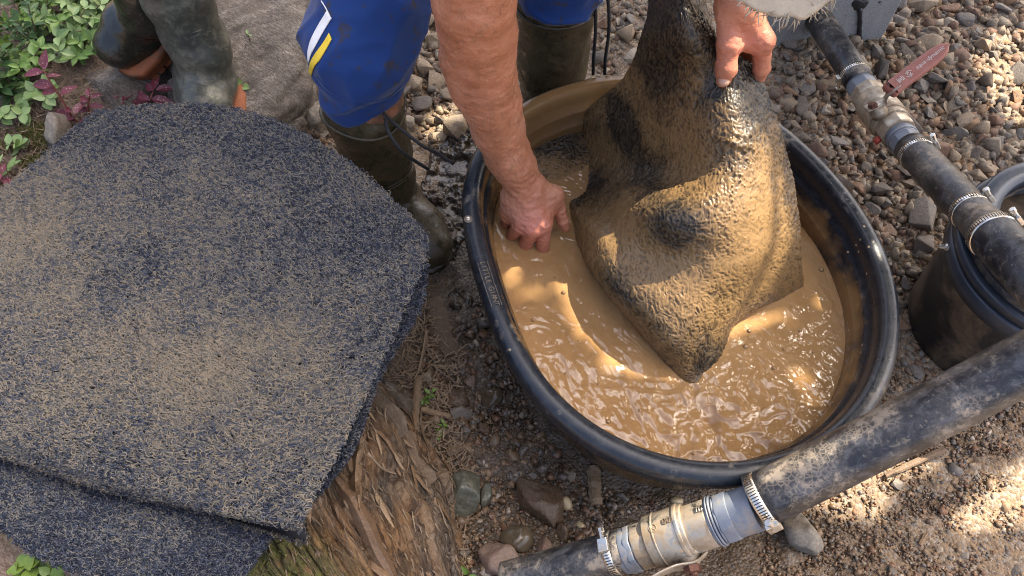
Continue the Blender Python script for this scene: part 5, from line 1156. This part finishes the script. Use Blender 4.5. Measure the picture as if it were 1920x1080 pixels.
FL = [(1620,660),(1720,640),(1760,720),(1660,780)]; stuff_stones('grit', FL, 350, (10, .4), 'grit_i', .4)

# ------------------------------------------------------------ rotten log, splinters and twigs
axd = nrm(np.array([.6, -.8, 0])); perp = np.array([.8, .6, 0]); C0 = np.array([-.385, .378, .075])
nu, nv = 420, 360; uu = np.linspace(-.52, .44, nu); vv = np.linspace(-.6, math.pi + .2, nv)
Uu, Vv = np.meshgrid(uu, vv, indexing='ij'); rad0 = .228 * (1 - .52 * sstep(.0, .42, Uu)) * (1 + .10 * vn(np.stack([Uu * 3, Vv, 0 * Uu], -1), 201))
st = np.stack([Uu * 9, Vv * 12, 0 * Uu], -1); st2 = np.stack([Uu * 22, Vv * 34, 0 * Uu + 4], -1)
rid = 1 - 2 * np.abs(vn(st + .5 * vn(st * .5, 5)[..., None], 203)); wv = .35 * vn(np.stack([Uu * 5, Vv * 2, 0 * Uu], -1), 210) + .12 * vn(np.stack([Uu * 22, Vv * 8, 0 * Uu], -1), 211)
def plates(fu, fv, sd): a = Vv * fv + wv * fv * .35; b = Uu * fu + .8 * _hash(np.floor(a).astype(np.int64), np.zeros_like(a).astype(np.int64), np.full_like(a, sd).astype(np.int64), sd) + .3 * wv; return _hash(np.floor(a).astype(np.int64), np.floor(b).astype(np.int64), np.full_like(a, sd).astype(np.int64), sd), np.abs(a - np.floor(a) - .5) * 2
pl1, ce1 = plates(4.2, 5.5, 221); pl2, ce2 = plates(9, 14, 222); pl3, ce3 = plates(16, 34, 223)
fib_ = vn(np.stack([Uu * 14, Vv * 60, 0 * Uu], -1), 224)
disp = .012 * pl1 + .008 * pl2 + .0035 * pl3 - .016 * sstep(.86, 1, ce1) - .006 * sstep(.84, 1, ce2) + .0022 * fib_ + .034 * fbm(np.stack([Uu * 4, Vv * 2.2, 0 * Uu], -1), 205, 3)
RR = rad0 + disp; Pw = C0 + Uu[..., None] * axd + (RR * np.cos(Vv))[..., None] * perp * 1.0 + (RR * np.sin(Vv))[..., None] * np.array([0, 0, .98])
Pw[..., 2] -= .10 * sstep(.05, .44, Uu)
lg = empty('rotten_log', C0 * [1, 1, 0], 'rotten splintered tree stump with mossy flank holding up the coil mats', 'log')
q = proj(Pw.reshape(-1, 3)); ms = sstep(60, -60, (q[:, 1] - 1000) * -1 + (q[:, 0] - 560) * .75) * .9
mk('trunk', Pw.reshape(-1, 3), grid_faces(nu, nv), M['wood'], lg, attr={'moss': np.clip(ms, 0, 1), 'gu': Uu.ravel(), 'gv': (Vv * .25).ravel()})
def logpt(u, v, h=0):
    i = int(np.clip(np.searchsorted(uu, u), 0, nu - 1)); j = int(np.clip(np.searchsorted(vv, v), 0, nv - 1)); p = Pw[i, j]; n = nrm(math.cos(v) * perp + np.array([0, 0, math.sin(v)])); return p + n * h, n
def shard(p, d, n, L_, w_, t_, bend=0):
    d = nrm(d); n = nrm(n - d * (n @ d)); s_ = np.cross(d, n); V = []
    for i, (x, k) in enumerate(((-.5, .35), (-.2, 1), (.2, .8), (.5, .12))):
        c = p + d * x * L_ + n * bend * (4 * x * x - .3) * L_; V += [c - s_ * w_ * k, c + n * t_ * k, c + s_ * w_ * k, c - n * t_ * k * .5]
    F = [[i * 4 + j, i * 4 + (j + 1) % 4, i * 4 + 4 + (j + 1) % 4, i * 4 + 4 + j] for i in range(3) for j in range(4)] + [[3, 2, 1, 0], [12, 13, 14, 15]]
    return np.array(V), F
for k in range(70):
    u, v = rng.uniform(-.25, .42), rng.uniform(-.1, 1.5); p, n = logpt(u, v, .004); V, F = shard(p, axd + perp * rng.normal(0, .16) + n * rng.normal(0, .14), n, rng.uniform(.03, .085), rng.uniform(.003, .008), rng.uniform(.002, .005), rng.normal(0, .06))
    m = MB(); m.add(V, F); m.build('splinter', M['splinter'], lg, smooth=False)
for k in range(5):
    u, v = rng.uniform(-.25, .30), rng.uniform(-.05, 1.3); p, n = logpt(u, v, .006); Ls = rng.uniform(.10, .24); a_, b_ = p - axd * Ls / 2, p + axd * Ls / 2; s_ = nrm(np.cross(n, axd)); V = []; w0 = rng.uniform(.008, .020); NN = 12; tk = rng.uniform(.006, .013); dr = rng.normal(0, .05)
    for i in range(NN):
        x = i / (NN - 1); kx = (math.sin(math.pi * min(1, .15 + x * .85)) ** .6); uu_ = u + (x - .5) * Ls; c, n2_ = logpt(uu_, v + dr * (x - .5) * 4, .004 + tk * .5); wv_ = w0 * kx * (1 + .13 * rng.normal()); V += [c - s_ * abs(wv_) - n2_ * tk, c - s_ * abs(wv_) * .6 + n2_ * tk * rng.uniform(.3, 1), c + s_ * abs(wv_) * .1 + n2_ * tk * rng.uniform(.5, 1.1), c + s_ * abs(wv_) - n2_ * tk * .2, c + s_ * abs(wv_) * .8 - n2_ * tk]
    F = [[i * 5 + j, i * 5 + (j + 1) % 5, i * 5 + 5 + (j + 1) % 5, i * 5 + 5 + j] for i in range(NN - 1) for j in range(5)] + [[4, 3, 2, 1, 0], [(NN - 1) * 5 + j for j in range(5)]]
    m = MB(); m.add(V, F); m.build('wood_slab', M['slabw'], lg, smooth=False)
Vs = MB()
for k in range(1300):
    u, v = rng.uniform(-.3, .44), rng.uniform(-.35, 1.9); p, n = logpt(u, v, .0015); V, F = shard(p, axd + perp * rng.normal(0, .25) + n * rng.normal(0, .22), n, rng.uniform(.008, .035), rng.uniform(.0006, .0022), .0016, rng.normal(0, .08)); Vs.add(V, F)
Vs.build('wood_fibres', M['twig'], lg, kind='stuff', smooth=False)
mo = MB()
for k in range(2600):
    u, v = rng.uniform(-.2, .44), rng.uniform(.9, 2.6); p, n = logpt(u, v); qx, qy, _ = proj(p)
    if (qy - 1000) - (qx - 560) * .75 < -20 + 40 * rng.normal() or vn(p * 22, 207) < -.15: continue
    for _ in range(2): d = nrm(n + rng.normal(0, .6, 3)); l = rng.uniform(.003, .008); s_ = nrm(np.cross(d, rng.normal(size=3))) * .0012; o_ = p + rng.normal(0, .004, 3); mo.add([o_ - s_, o_ + s_, o_ + d * l], [[0, 1, 2]])
mo.build('moss', M['moss'], lg, kind='stuff', smooth=False)
def ground_shard(name, px, py, ang, L_, w_, t_, mat, label, dz=.01, cat='wood chip', group=None, bend=0):
    p = G(px, py, dz); V, F = shard(p, [math.cos(ang), math.sin(ang), 0], np.array([0, 0, 1.]), L_, w_, t_, bend); m = MB(); m.add(V, F); o = m.build(name, M[mat], smooth=False, label=label, cat=cat, group=group); return o
def plank(name, px0, py0, px1, py1, w_, t_, mat, label, dz=.012, cat='stick', n=14):
    a, b = G(px0, py0, dz), G(px1, py1, dz); d = nrm(b - a); s_ = nrm(np.cross([0, 0, 1], d)); V = []; rg = np.random.default_rng(int(px0))
    for i in range(n):
        u = i / (n - 1); c = a + (b - a) * u; wa, wb = w_ * (1 + rg.normal(0, .14)), w_ * (1 + rg.normal(0, .14)); e = .75 if i in (0, n - 1) else 1; tt = t_ * (1 + rg.normal(0, .2))
        V += [c - s_ * wa * e, c - s_ * wa * .5 * e + [0, 0, tt * .8], c + s_ * wb * .1 + [0, 0, tt], c + s_ * wb * e + [0, 0, tt * .4], c + s_ * wb * e * .8 - [0, 0, t_], c - s_ * wa * e * .8 - [0, 0, t_]]
    F = [[i * 6 + j, i * 6 + (j + 1) % 6, i * 6 + 6 + (j + 1) % 6, i * 6 + 6 + j] for i in range(n - 1) for j in range(6)] + [list(range(6))[::-1], [(n - 1) * 6 + j for j in range(6)]]
    m = MB(); m.add(V, F); return m.build(name, M[mat], smooth=False, label=label, cat=cat)
plank('stick', 782, 705, 776, 850, .0085, .006, 'splinter', 'straight split brown stick lying beside the log', .02)
plank('wood_chip', 1112, 874, 1118, 946, .012, .006, 'splinter', 'flat rectangular brown wood chip below the tub rim', .012, 'wood chip', 8)
plank('wood_chip', 790, 768, 846, 782, .006, .004, 'splinter', 'pale forked splinter pointing at the brown stone', .02, 'wood chip', 9)
plank('wood_chip', 838, 850, 870, 836, .008, .005, 'splinter', 'short orange brown wood chip in the mud', .016, 'wood chip', 8)
plank('wood_chip', 812, 560, 842, 668, .020, .006, 'slabw', 'wide soggy bark slab between mat and tub', .008, 'wood chip', 12)
plank('wood_chip', 1660, 892, 1772, 842, .006, .003, 'splinter', 'thin yellow bark strip on the sunlit soil', .008, 'wood chip', 10)
plank('wood_chip', 1725, 1022, 1738, 1000, .004, .003, 'splinter', 'tiny red brown chip on the shaded soil', .008, 'wood chip', 6)
def twig(name, pts, r, mat, label, dz=.012, cat='twig', group=None):
    P = np.array([G(*q[:2], q[2] if len(q) > 2 else dz) for q in pts]); m = MB(); m.add(*tube_geo(spline(P, 16), np.linspace(r, r * .5, 16), 6)); return m.build(name, M[mat], label=label, cat=cat, group=group)
twig('twig', [(800,620,.05),(786,690,.04),(775,712,.03)], .0028, 'twig', 'dark thin twig above the split stick')
twig('twig', [(797,610,.05),(800,640,.04),(782,705,.03)], .0022, 'stemb', 'grey twig end standing by the split stick')
twig('twig', [(690,850,.30),(720,880,.22),(760,890,.15),(800,880,.05)], .0024, 'twig', 'pale curved root lying over the log')
twig('twig', [(768,905,.08),(762,870,.07),(790,838,.04),(806,826,.03)], .0016, 'stemb', 'thin bent twig over the wood splinters')
twig('twig', [(520,168,.08),(552,165,.05),(590,172,.04)], .0024, 'stemb', 'thin twig lying by the green seedlings')
twig('twig', [(560,85,.02),(565,120,.02),(562,178,.02)], .0026, 'stemb', 'dry root hanging beside the blue trousers')
twig('twig', [(190,5,.03),(196,40,.06),(190,62,.03)], .0022, 'stemb', 'grey bent twig left of the lifted boot')
nd = MB()
def litter(poly, n, lr, wr_, dzr=(.002, .012), m=nd):
    xs_, ys_ = [p[0] for p in poly], [p[1] for p in poly]
    for _ in range(n):
        px, py = rng.uniform(min(xs_), max(xs_)), rng.uniform(min(ys_), max(ys_))
        if not inside(px, py, poly): continue
        q = G(px, py, rng.uniform(*dzr)); a = rng.uniform(0, 6.28); l = rng.uniform(*lr); d = nrm([math.cos(a), math.sin(a), rng.normal(0, .2)]); s_ = nrm(np.cross(d, [0, 0, 1])) * rng.uniform(*wr_); mid = rng.normal(0, .12) * l * nrm(s_)
        m.add([q - d * l / 2 - s_, q - d * l / 2 + s_, q + mid + s_ + [0, 0, .001], q + mid - s_ + [0, 0, .001], q + d * l / 2], [[0, 1, 2, 3], [3, 2, 4]])
litter([(-60,-30),(600,-30),(600,250),(300,240),(180,330),(-60,440)], 9000, (.008, .035), (.0004, .0013), (.002, .02))
nd.build('forest_litter', M['needle'], kind='stuff', smooth=False)
nd2 = MB(); litter([(690,700),(800,560),(870,640),(860,800),(900,880),(860,1090),(700,1000)], 2600, (.008, .04), (.0005, .0018), (.002, .02), nd2); nd2.build('wood_litter', M['twig'], kind='stuff', smooth=False)

# ------------------------------------------------------------ plants
def leafmesh(asp, fold, curl, pts=6, tip=1.2):
    V = []; F = []
    for i in range(pts):
        t = i / (pts - 1); wv_ = asp * (math.sin(math.pi * t ** (.85)) ** .8) * (1 - .15 * t) if 0 < i < pts - 1 else .02
        z = -curl * t * t
        for s_ in (-1, -.5, 0, .5, 1): V.append([s_ * wv_ * .5, t, z + abs(s_) * wv_ * .5 * fold - .03 * (1 - abs(s_))])
    F = grid_faces(pts, 5).tolist(); return V, F
LEAF = {}
def leaf_me(kind, mat):
    if (kind, mat) not in LEAF:
        asp, fold, curl = {'oval': (.55, .25, .18), 'narrow': (.34, .3, .2), 'round': (.85, .15, .12), 'point': (.46, .35, .25)}[kind]; LEAF[kind, mat] = rawmesh('leaf', *leafmesh(asp, fold, curl), M[mat])
    return LEAF[kind, mat]
def add_leaf(root, base, d, up, size, kind, mat):
    y = nrm(d); z = nrm(np.asarray(up) - y * (np.asarray(up) @ y)); x = np.cross(y, z)
    Mx = np.eye(4); Mx[:3, 0], Mx[:3, 1], Mx[:3, 2] = x * size, y * size, z * size; Mx[:3, 3] = base - wloc(root)
    o = link(leaf_me(kind, mat), 'leaf', root); o.matrix_local = Matrix(Mx.tolist())
def plant(name, px, py, label, stems, mat, smat, size, kind, h=.08, pairs=5, group=None, spread=.5, lean=(0, 0), whorl=False, cat='plant', dz=0, upb=.6):
    b = G(px, py, dz); root = empty(name, b, label, cat, group); sm_ = MB()
    for s_ in range(stems):
        a = rng.uniform(0, 6.28); hh = h * rng.uniform(.7, 1.15); sp = spread * rng.uniform(.3, 1)
        t_ = b + np.array([math.cos(a) * sp * hh + lean[0] * hh, math.sin(a) * sp * hh + lean[1] * hh, hh]); mid = (b + t_) / 2 + np.array([0, 0, .12 * hh]); P = spline([b, mid, t_], 10); sm_.add(*tube_geo(P, np.linspace(.0018, .0009, 10), 5))
        for k in range(pairs):
            f = (k + 1.2) / (pairs + .2); p = P[min(9, int(f * 9))]; ax_ = nrm(P[-1] - P[0])
            for w2 in ((0, 2.1, 4.2) if (whorl and k == pairs - 1) else (0, math.pi)):
                aa = w2 + k * 1.75 + rng.normal(0, .35) + a; dd = np.array([math.cos(aa), math.sin(aa), 0]); dd = nrm(dd - ax_ * (dd @ ax_) + ax_ * rng.uniform(.15, .7))
                add_leaf(root, p, dd, np.array([0, -.25, 1]) * upb + ax_ * .5 + rng.normal(0, .18, 3), size * rng.uniform(.7, 1.2) * (.75 if k == pairs - 1 else 1), kind, mat)
    sm_.build('stem', M[smat], root); return root
plant('shrub', 28, 120, 'bright green small leaved shrub at the left edge of the bank', 8, 'leafy', 'stemb', .030, 'oval', .19, 9, spread=.5)
plant('shrub', 62, 35, 'glossy green upright shrub in the top left corner', 6, 'leaf', 'stemb', .030, 'oval', .16, 8, spread=.5)
plant('shrub', 25, 185, 'dark green shrub under the bright one at the left edge', 8, 'leafd', 'stemb', .030, 'oval', .10, 6, spread=.9)
plant('shrub', 85, 100, 'deep green shrub beside the red stemmed sapling', 5, 'leafd', 'stemb', .026, 'oval', .13, 6, spread=.6)
for px, py, lab, st_, mt in [(118, 25, 'pale green herb patch along the top edge near the corner', 5, 'leafp'), (150, 60, 'pale green herb with broad leaves left of the lifted boot', 5, 'leafp'), (168, 42, 'soft green herb just left of the lifted boot', 4, 'leafp'), (120, 75, 'green trifoliate herb between shrub and rock ridge', 5, 'leafp'), (185, 12, 'small green herb by the grey bent twig', 3, 'leafp'), (100, 60, 'mid green herb against the shrub', 4, 'leaf'), (135, 100, 'low green herb just above the rock ridge', 4, 'leafp'), (75, 5, 'light green herb cut by the top edge', 4, 'leafp'), (205, 70, 'sparse green herb touching the lifted boot', 3, 'leafp'), (160, 105, 'low green herb above the left end of the rock ridge', 4, 'leaf'), (95, 125, 'leafy green herb behind the tall crimson sapling', 4, 'leafp'), (55, 150, 'dense green herb between the two dark shrubs', 4, 'leaf'), (225, 20, 'broad pale leaf by the top of the lifted boot', 2, 'leafp'), (135, 10, 'green herb under the top edge beside the bent twig', 5, 'leaf')]:
    plant('herb', px, py, lab, st_ + 1, mt, 'stemb', .038, 'oval', .07, 3, spread=1.2, whorl=True, upb=1)
for px, py, lab in [(30, 185, 'pale clover like seedling on the left bank'), (84, 195, 'round leaved seedling beside the red sapling stem'), (45, 215, 'light green seedling near the left edge'), (60, 287, 'tiny seedling on the bank by the mat edge'), (8, 230, 'green seedling cut by the left edge'), (92, 178, 'grey green rosette behind the red sapling')]:
    plant('seedling', px, py, lab, 2, 'leafp', 'stemb', .032, 'round', .03, 2, spread=1.2, whorl=True, upb=1.2)
plant('seedling', 480, 178, 'green seedling with rounded leaves at the edge of the rock slab', 4, 'leafp', 'stemb', .030, 'round', .06, 3, spread=.8, whorl=True, upb=1)
plant('seedling', 462, 200, 'bushy green seedling tucked behind the mat top', 5, 'leaf', 'stemb', .022, 'oval', .045, 4, spread=.8)
plant('seedling', 500, 215, 'bright green sprout poking above the mat edge', 3, 'leaf', 'stemb', .026, 'narrow', .05, 3, spread=.8)
plant('seedling', 492, 150, 'thin stemmed weed standing in front of the rock slab', 1, 'leafp', 'stemb', .030, 'narrow', .10, 3, spread=.3)
plant('seedling', 535, 215, 'brownish green withered sprig near the tan rocks', 3, 'leafb', 'stemb', .024, 'point', .05, 3, spread=.9)
plant('seedling', 428, 204, 'single round green leaf by the orange boot sole', 1, 'leaf', 'stemb', .022, 'round', .02, 1, spread=.3)
plant('weed', 800, 752, 'small green weed growing beside the split stick', 2, 'leaf', 'stemb', .016, 'oval', .02, 3, spread=.8)
plant('weed', 828, 812, 'tiny green weed in the wood splinters', 2, 'leaf', 'stemb', .014, 'oval', .02, 3, spread=.8)
plant('weed', 795, 508, 'green leaves caught between the mat corner and the boot', 2, 'leafy', 'stemb', .022, 'narrow', .02, 2, spread=.8)
plant('weed', 876, 1076, 'bright green leaf at the bottom edge under the pink rock', 1, 'leaf', 'stemb', .020, 'oval', .02, 2, spread=.5)
plant('weed', 1455, 955, 'thin green leaf beside the clamp of the lower hose', 1, 'leaf', 'stemb', .020, 'narrow', .02, 1, spread=.5)
plant('weed', 110, 1080, 'bright green leafy weed at the bottom left corner', 5, 'leafy', 'stemb', .030, 'round', .06, 3, spread=.9, dz=.06)
plant('weed', 30, 330, 'pale withered stalk at the left edge', 2, 'leafp', 'stemb', .034, 'narrow', .05, 3, spread=.6)
plant('weed', 8, 345, 'reddish leaves at the left edge above the mat', 2, 'leafr', 'stemr', .030, 'oval', .05, 2, spread=.6)
def sapling(name, label, pts, leaves, mat='leafr', smat='stemr', kind='point'):
    P = np.array([G(*q[:2], q[2]) for q in pts]); root = empty(name, P[0], label, 'plant'); C_ = spline(P, 24); m = MB(); m.add(*tube_geo(C_, np.linspace(.0028, .0014, 24), 6)); m.build('stem', M[smat], root)
    for bx, by, tx_, ty_, dz_ in leaves:
        zb = float(np.interp(by, [p[1] for p in pts][::-1], [p[2] for p in pts][::-1])) if pts[0][1] > pts[-1][1] else .05
        a, b = U(bx, by, P[0][2] + zb), U(tx_, ty_, P[0][2] + zb + dz_); add_leaf(root, a, b - a, np.array([0, -.5, 1]) + rng.normal(0, .15, 3), float(np.linalg.norm(b - a)) * 1.05, kind, mat)
sapling('red_sapling', 'tall crimson leaved sapling at the left, stem leaning right', [(150,236,.01),(132,215,.05),(112,180,.09),(95,155,.12),(82,132,.14)],
        [(82,132,82,95,.03),(82,135,40,136,.0),(88,143,112,138,.0),(100,160,56,155,.0),(112,178,140,158,.01),(108,172,70,166,-.01),(140,222,92,208,.0),(140,225,90,218,-.02),(150,232,132,262,-.01),(152,232,165,215,.0),(148,228,172,228,.0),(140,215,160,180,.0),(135,210,118,200,.0)])
sapling('red_sapling', 'small red leaved sprig right of the tall crimson sapling', [(168,220,.01),(166,200,.04),(168,180,.06)], [(168,180,160,162,.0),(168,182,190,175,.0),(166,190,145,180,.0),(167,198,192,198,.0),(167,205,140,206,.0),(168,212,190,215,0)])
sapling('red_sapling', 'crimson sprig in front of the planted boot', [(276,200,.01),(282,185,.04),(292,160,.06)], [(288,168,294,138,.01),(288,170,268,155,.0),(292,168,328,162,.0),(284,185,322,190,.0),(282,188,252,178,.0),(278,192,236,170,.0),(276,195,244,195,0)])
sapling('red_sapling', 'faint red sprig between the two crimson plants', [(240,198,.01),(232,188,.03),(222,180,.04)], [(222,182,206,178,.0),(230,188,250,165,.0),(235,190,212,192,.0)])
mo = MB()
for cx, cy, rx, ry, n in [(82,262,40,28,900),(70,310,34,20,700),(520,160,30,24,300),(60,245,30,18,300),(545,190,25,18,200),(0,270,30,30,150),(450,190,20,12,120)]:
    for _ in range(n):
        a = rng.uniform(0, 6.28); r = math.sqrt(rng.random()); q = G(cx + rx * r * math.cos(a), cy + ry * r * math.sin(a), .004 + .012 * (1 - r))
        for _ in range(2): d = nrm(np.array([0, -.1, 1]) + rng.normal(0, .7, 3)); l = rng.uniform(.005, .013); s_ = nrm(np.cross(d, rng.normal(size=3))) * .0016; mo.add([q - s_, q + s_, q + d * l], [[0, 1, 2]])
mo.build('moss', M['moss'], kind='stuff', smooth=False)

# ------------------------------------------------------------ unseen tree, its crown shaped to cast the shade and sun patches
e1 = nrm(np.cross(SUNV, [0, 0, 1])); e2 = np.cross(SUNV, e1)
def suv(p): p = np.asarray(p, float); return np.stack([p @ e1, p @ e2], -1)
GAPS = [[(1805,110,0),(1850,55,0),(1930,50,0),(1935,260,0),(1870,240,0),(1820,190,0)],
        [(1085,455,.33),(1110,395,.33),(1185,355,.38),(1290,300,.46),(1330,230,.54),(1420,170,.58),(1475,330,.45),(1500,480,.35),(1500,545,.27),(1570,540,.215),(1580,600,.215),(1480,600,.215),(1400,620,.27),(1330,650,.32),(1230,600,.36),(1150,545,.34)],
        [(775,215,0),(860,185,0),(875,250,0),(800,275,0)],
        [(404,45,.2),(468,20,.2),(430,60,.2)],
        [(270,690,.46),(330,630,.46),(450,650,.46),(500,720,.45),(390,745,.46)],[(-60,400,.44),(60,380,.45),(80,470,.45),(-40,530,.44)],
        [(1470,960,0),(1530,890,0),(1690,820,.0),(1790,790,0),(1790,830,0),(1730,890,0),(1640,990,0),(1560,1000,0)],[(1735,1035,0),(1790,960,0),(1840,890,0),(1940,840,0),(1940,985,0),(1850,1015,0)],
        [(930,330,.40),(1010,330,.38),(1060,390,.30),(1075,440,.28),(1040,520,.215),(960,500,.215),(940,400,.33)],
        [(815,20,.72),(850,5,.75),(960,20,.75),(965,110,.62),(900,120,.62),(835,150,.6)],
        [(1345,20,.68),(1440,20,.68),(1455,110,.65),(1360,160,.62)],
        [(1390,880,.40),(1500,810,.42),(1620,790,.46),(1600,870,.42),(1450,930,.38)],
        [(1380,720,.215),(1530,700,.215),(1540,800,.215),(1420,860,.215),(1360,800,.215)],
        [(905,400,.215),(960,480,.215),(1010,560,.215),(960,590,.215),(920,520,.215)],
        [(575,-20,.60),(612,-20,.60),(620,60,.5),(590,120,.46),(570,120,.46)],[(960,1090,.14),(1000,1060,.16),(1120,1020,.2),(1240,960,.27),(1330,940,.3),(1340,1010,.28),(1200,1100,.2)]]
KEEP = {4: 2.6, 5: 2.2, 8: .3, 12: 2.2, 13: .6}
GP2 = [suv([U(*q) for q in g]) for g in GAPS]  # leaves are left out here so sun falls on the chosen patches
tree = empty('unseen_shade_tree', (.6, 5.6, 0), 'unseen leafy tree with a crown shaped to shade and dapple the work place', 'tree')
tb = np.array([.6, 5.6, -.1]); cen = np.array([.2, .85, .2]) + SUNV * 3.4; tend = cen - e1 * 2.1
m = MB(); m.add(*tube_geo(spline([tb, tb + [.05, -.1, 1.2], tb * .35 + tend * .65 + [0, 0, .5], tend], 24), np.linspace(.17, .05, 24), 14)); m.build('trunk', M['bark'], tree)
m = MB()
for k in range(9):
    a = rng.uniform(0, 6.28); e = cen + e1 * math.cos(a) * rng.uniform(.8, 1.5) + e2 * math.sin(a) * rng.uniform(.8, 1.3) + SUNV * rng.uniform(.2, .5); s0 = tend
    Q = spline([s0, (s0 + e) / 2 + [0, 0, .2], e], 10); m.add(*tube_geo(Q, np.linspace(.028, .006, 10), 7))
m.build('limbs', M['bark'], tree)
corners = suv([U(-60, -40, .2), U(1980, -40, 0), U(1980, 1120, 0), U(-60, 1120, .3), U(1990, 400, 0)]); lo, hi = corners.min(0) - .25, corners.max(0) + .25
n = 62000; uvq = rng.uniform(lo, hi, (n, 2)); keep = np.ones(n, bool)
for gi, g in enumerate(GP2):
    c = np.zeros(n, bool)
    for (x1, y1), (x2, y2) in zip(g, np.roll(g, 1, 0)):
        c ^= ((y1 > uvq[:, 1]) != (y2 > uvq[:, 1])) & (uvq[:, 0] < (x2 - x1) * (uvq[:, 1] - y1) / (y2 - y1 + 1e-12) + x1)
    keep &= ~(c & (rng.random(n) > KEEP.get(gi, 0) * .25))
uvq = uvq[keep]; n = len(uvq); base = np.outer(uvq[:, 0], e1) + np.outer(uvq[:, 1], e2) + SUNV * (3.95 + rng.uniform(-.3, .3, n))[:, None]
nn = nrm(SUNV + rng.normal(0, .45, (n, 3))); tt_ = nrm(np.cross(nn, rng.normal(size=(n, 3)))); ss = np.cross(nn, tt_); l = rng.uniform(.05, .075, n)[:, None]
V = np.stack([base - tt_ * l * .5, base + ss * l * .30 - tt_ * l * .08, base + tt_ * l * .5, base - ss * l * .30 - tt_ * l * .08], 1).reshape(-1, 3); mk('crown', V, np.arange(4 * n).reshape(n, 4), M['canopy'], tree, smooth=False)
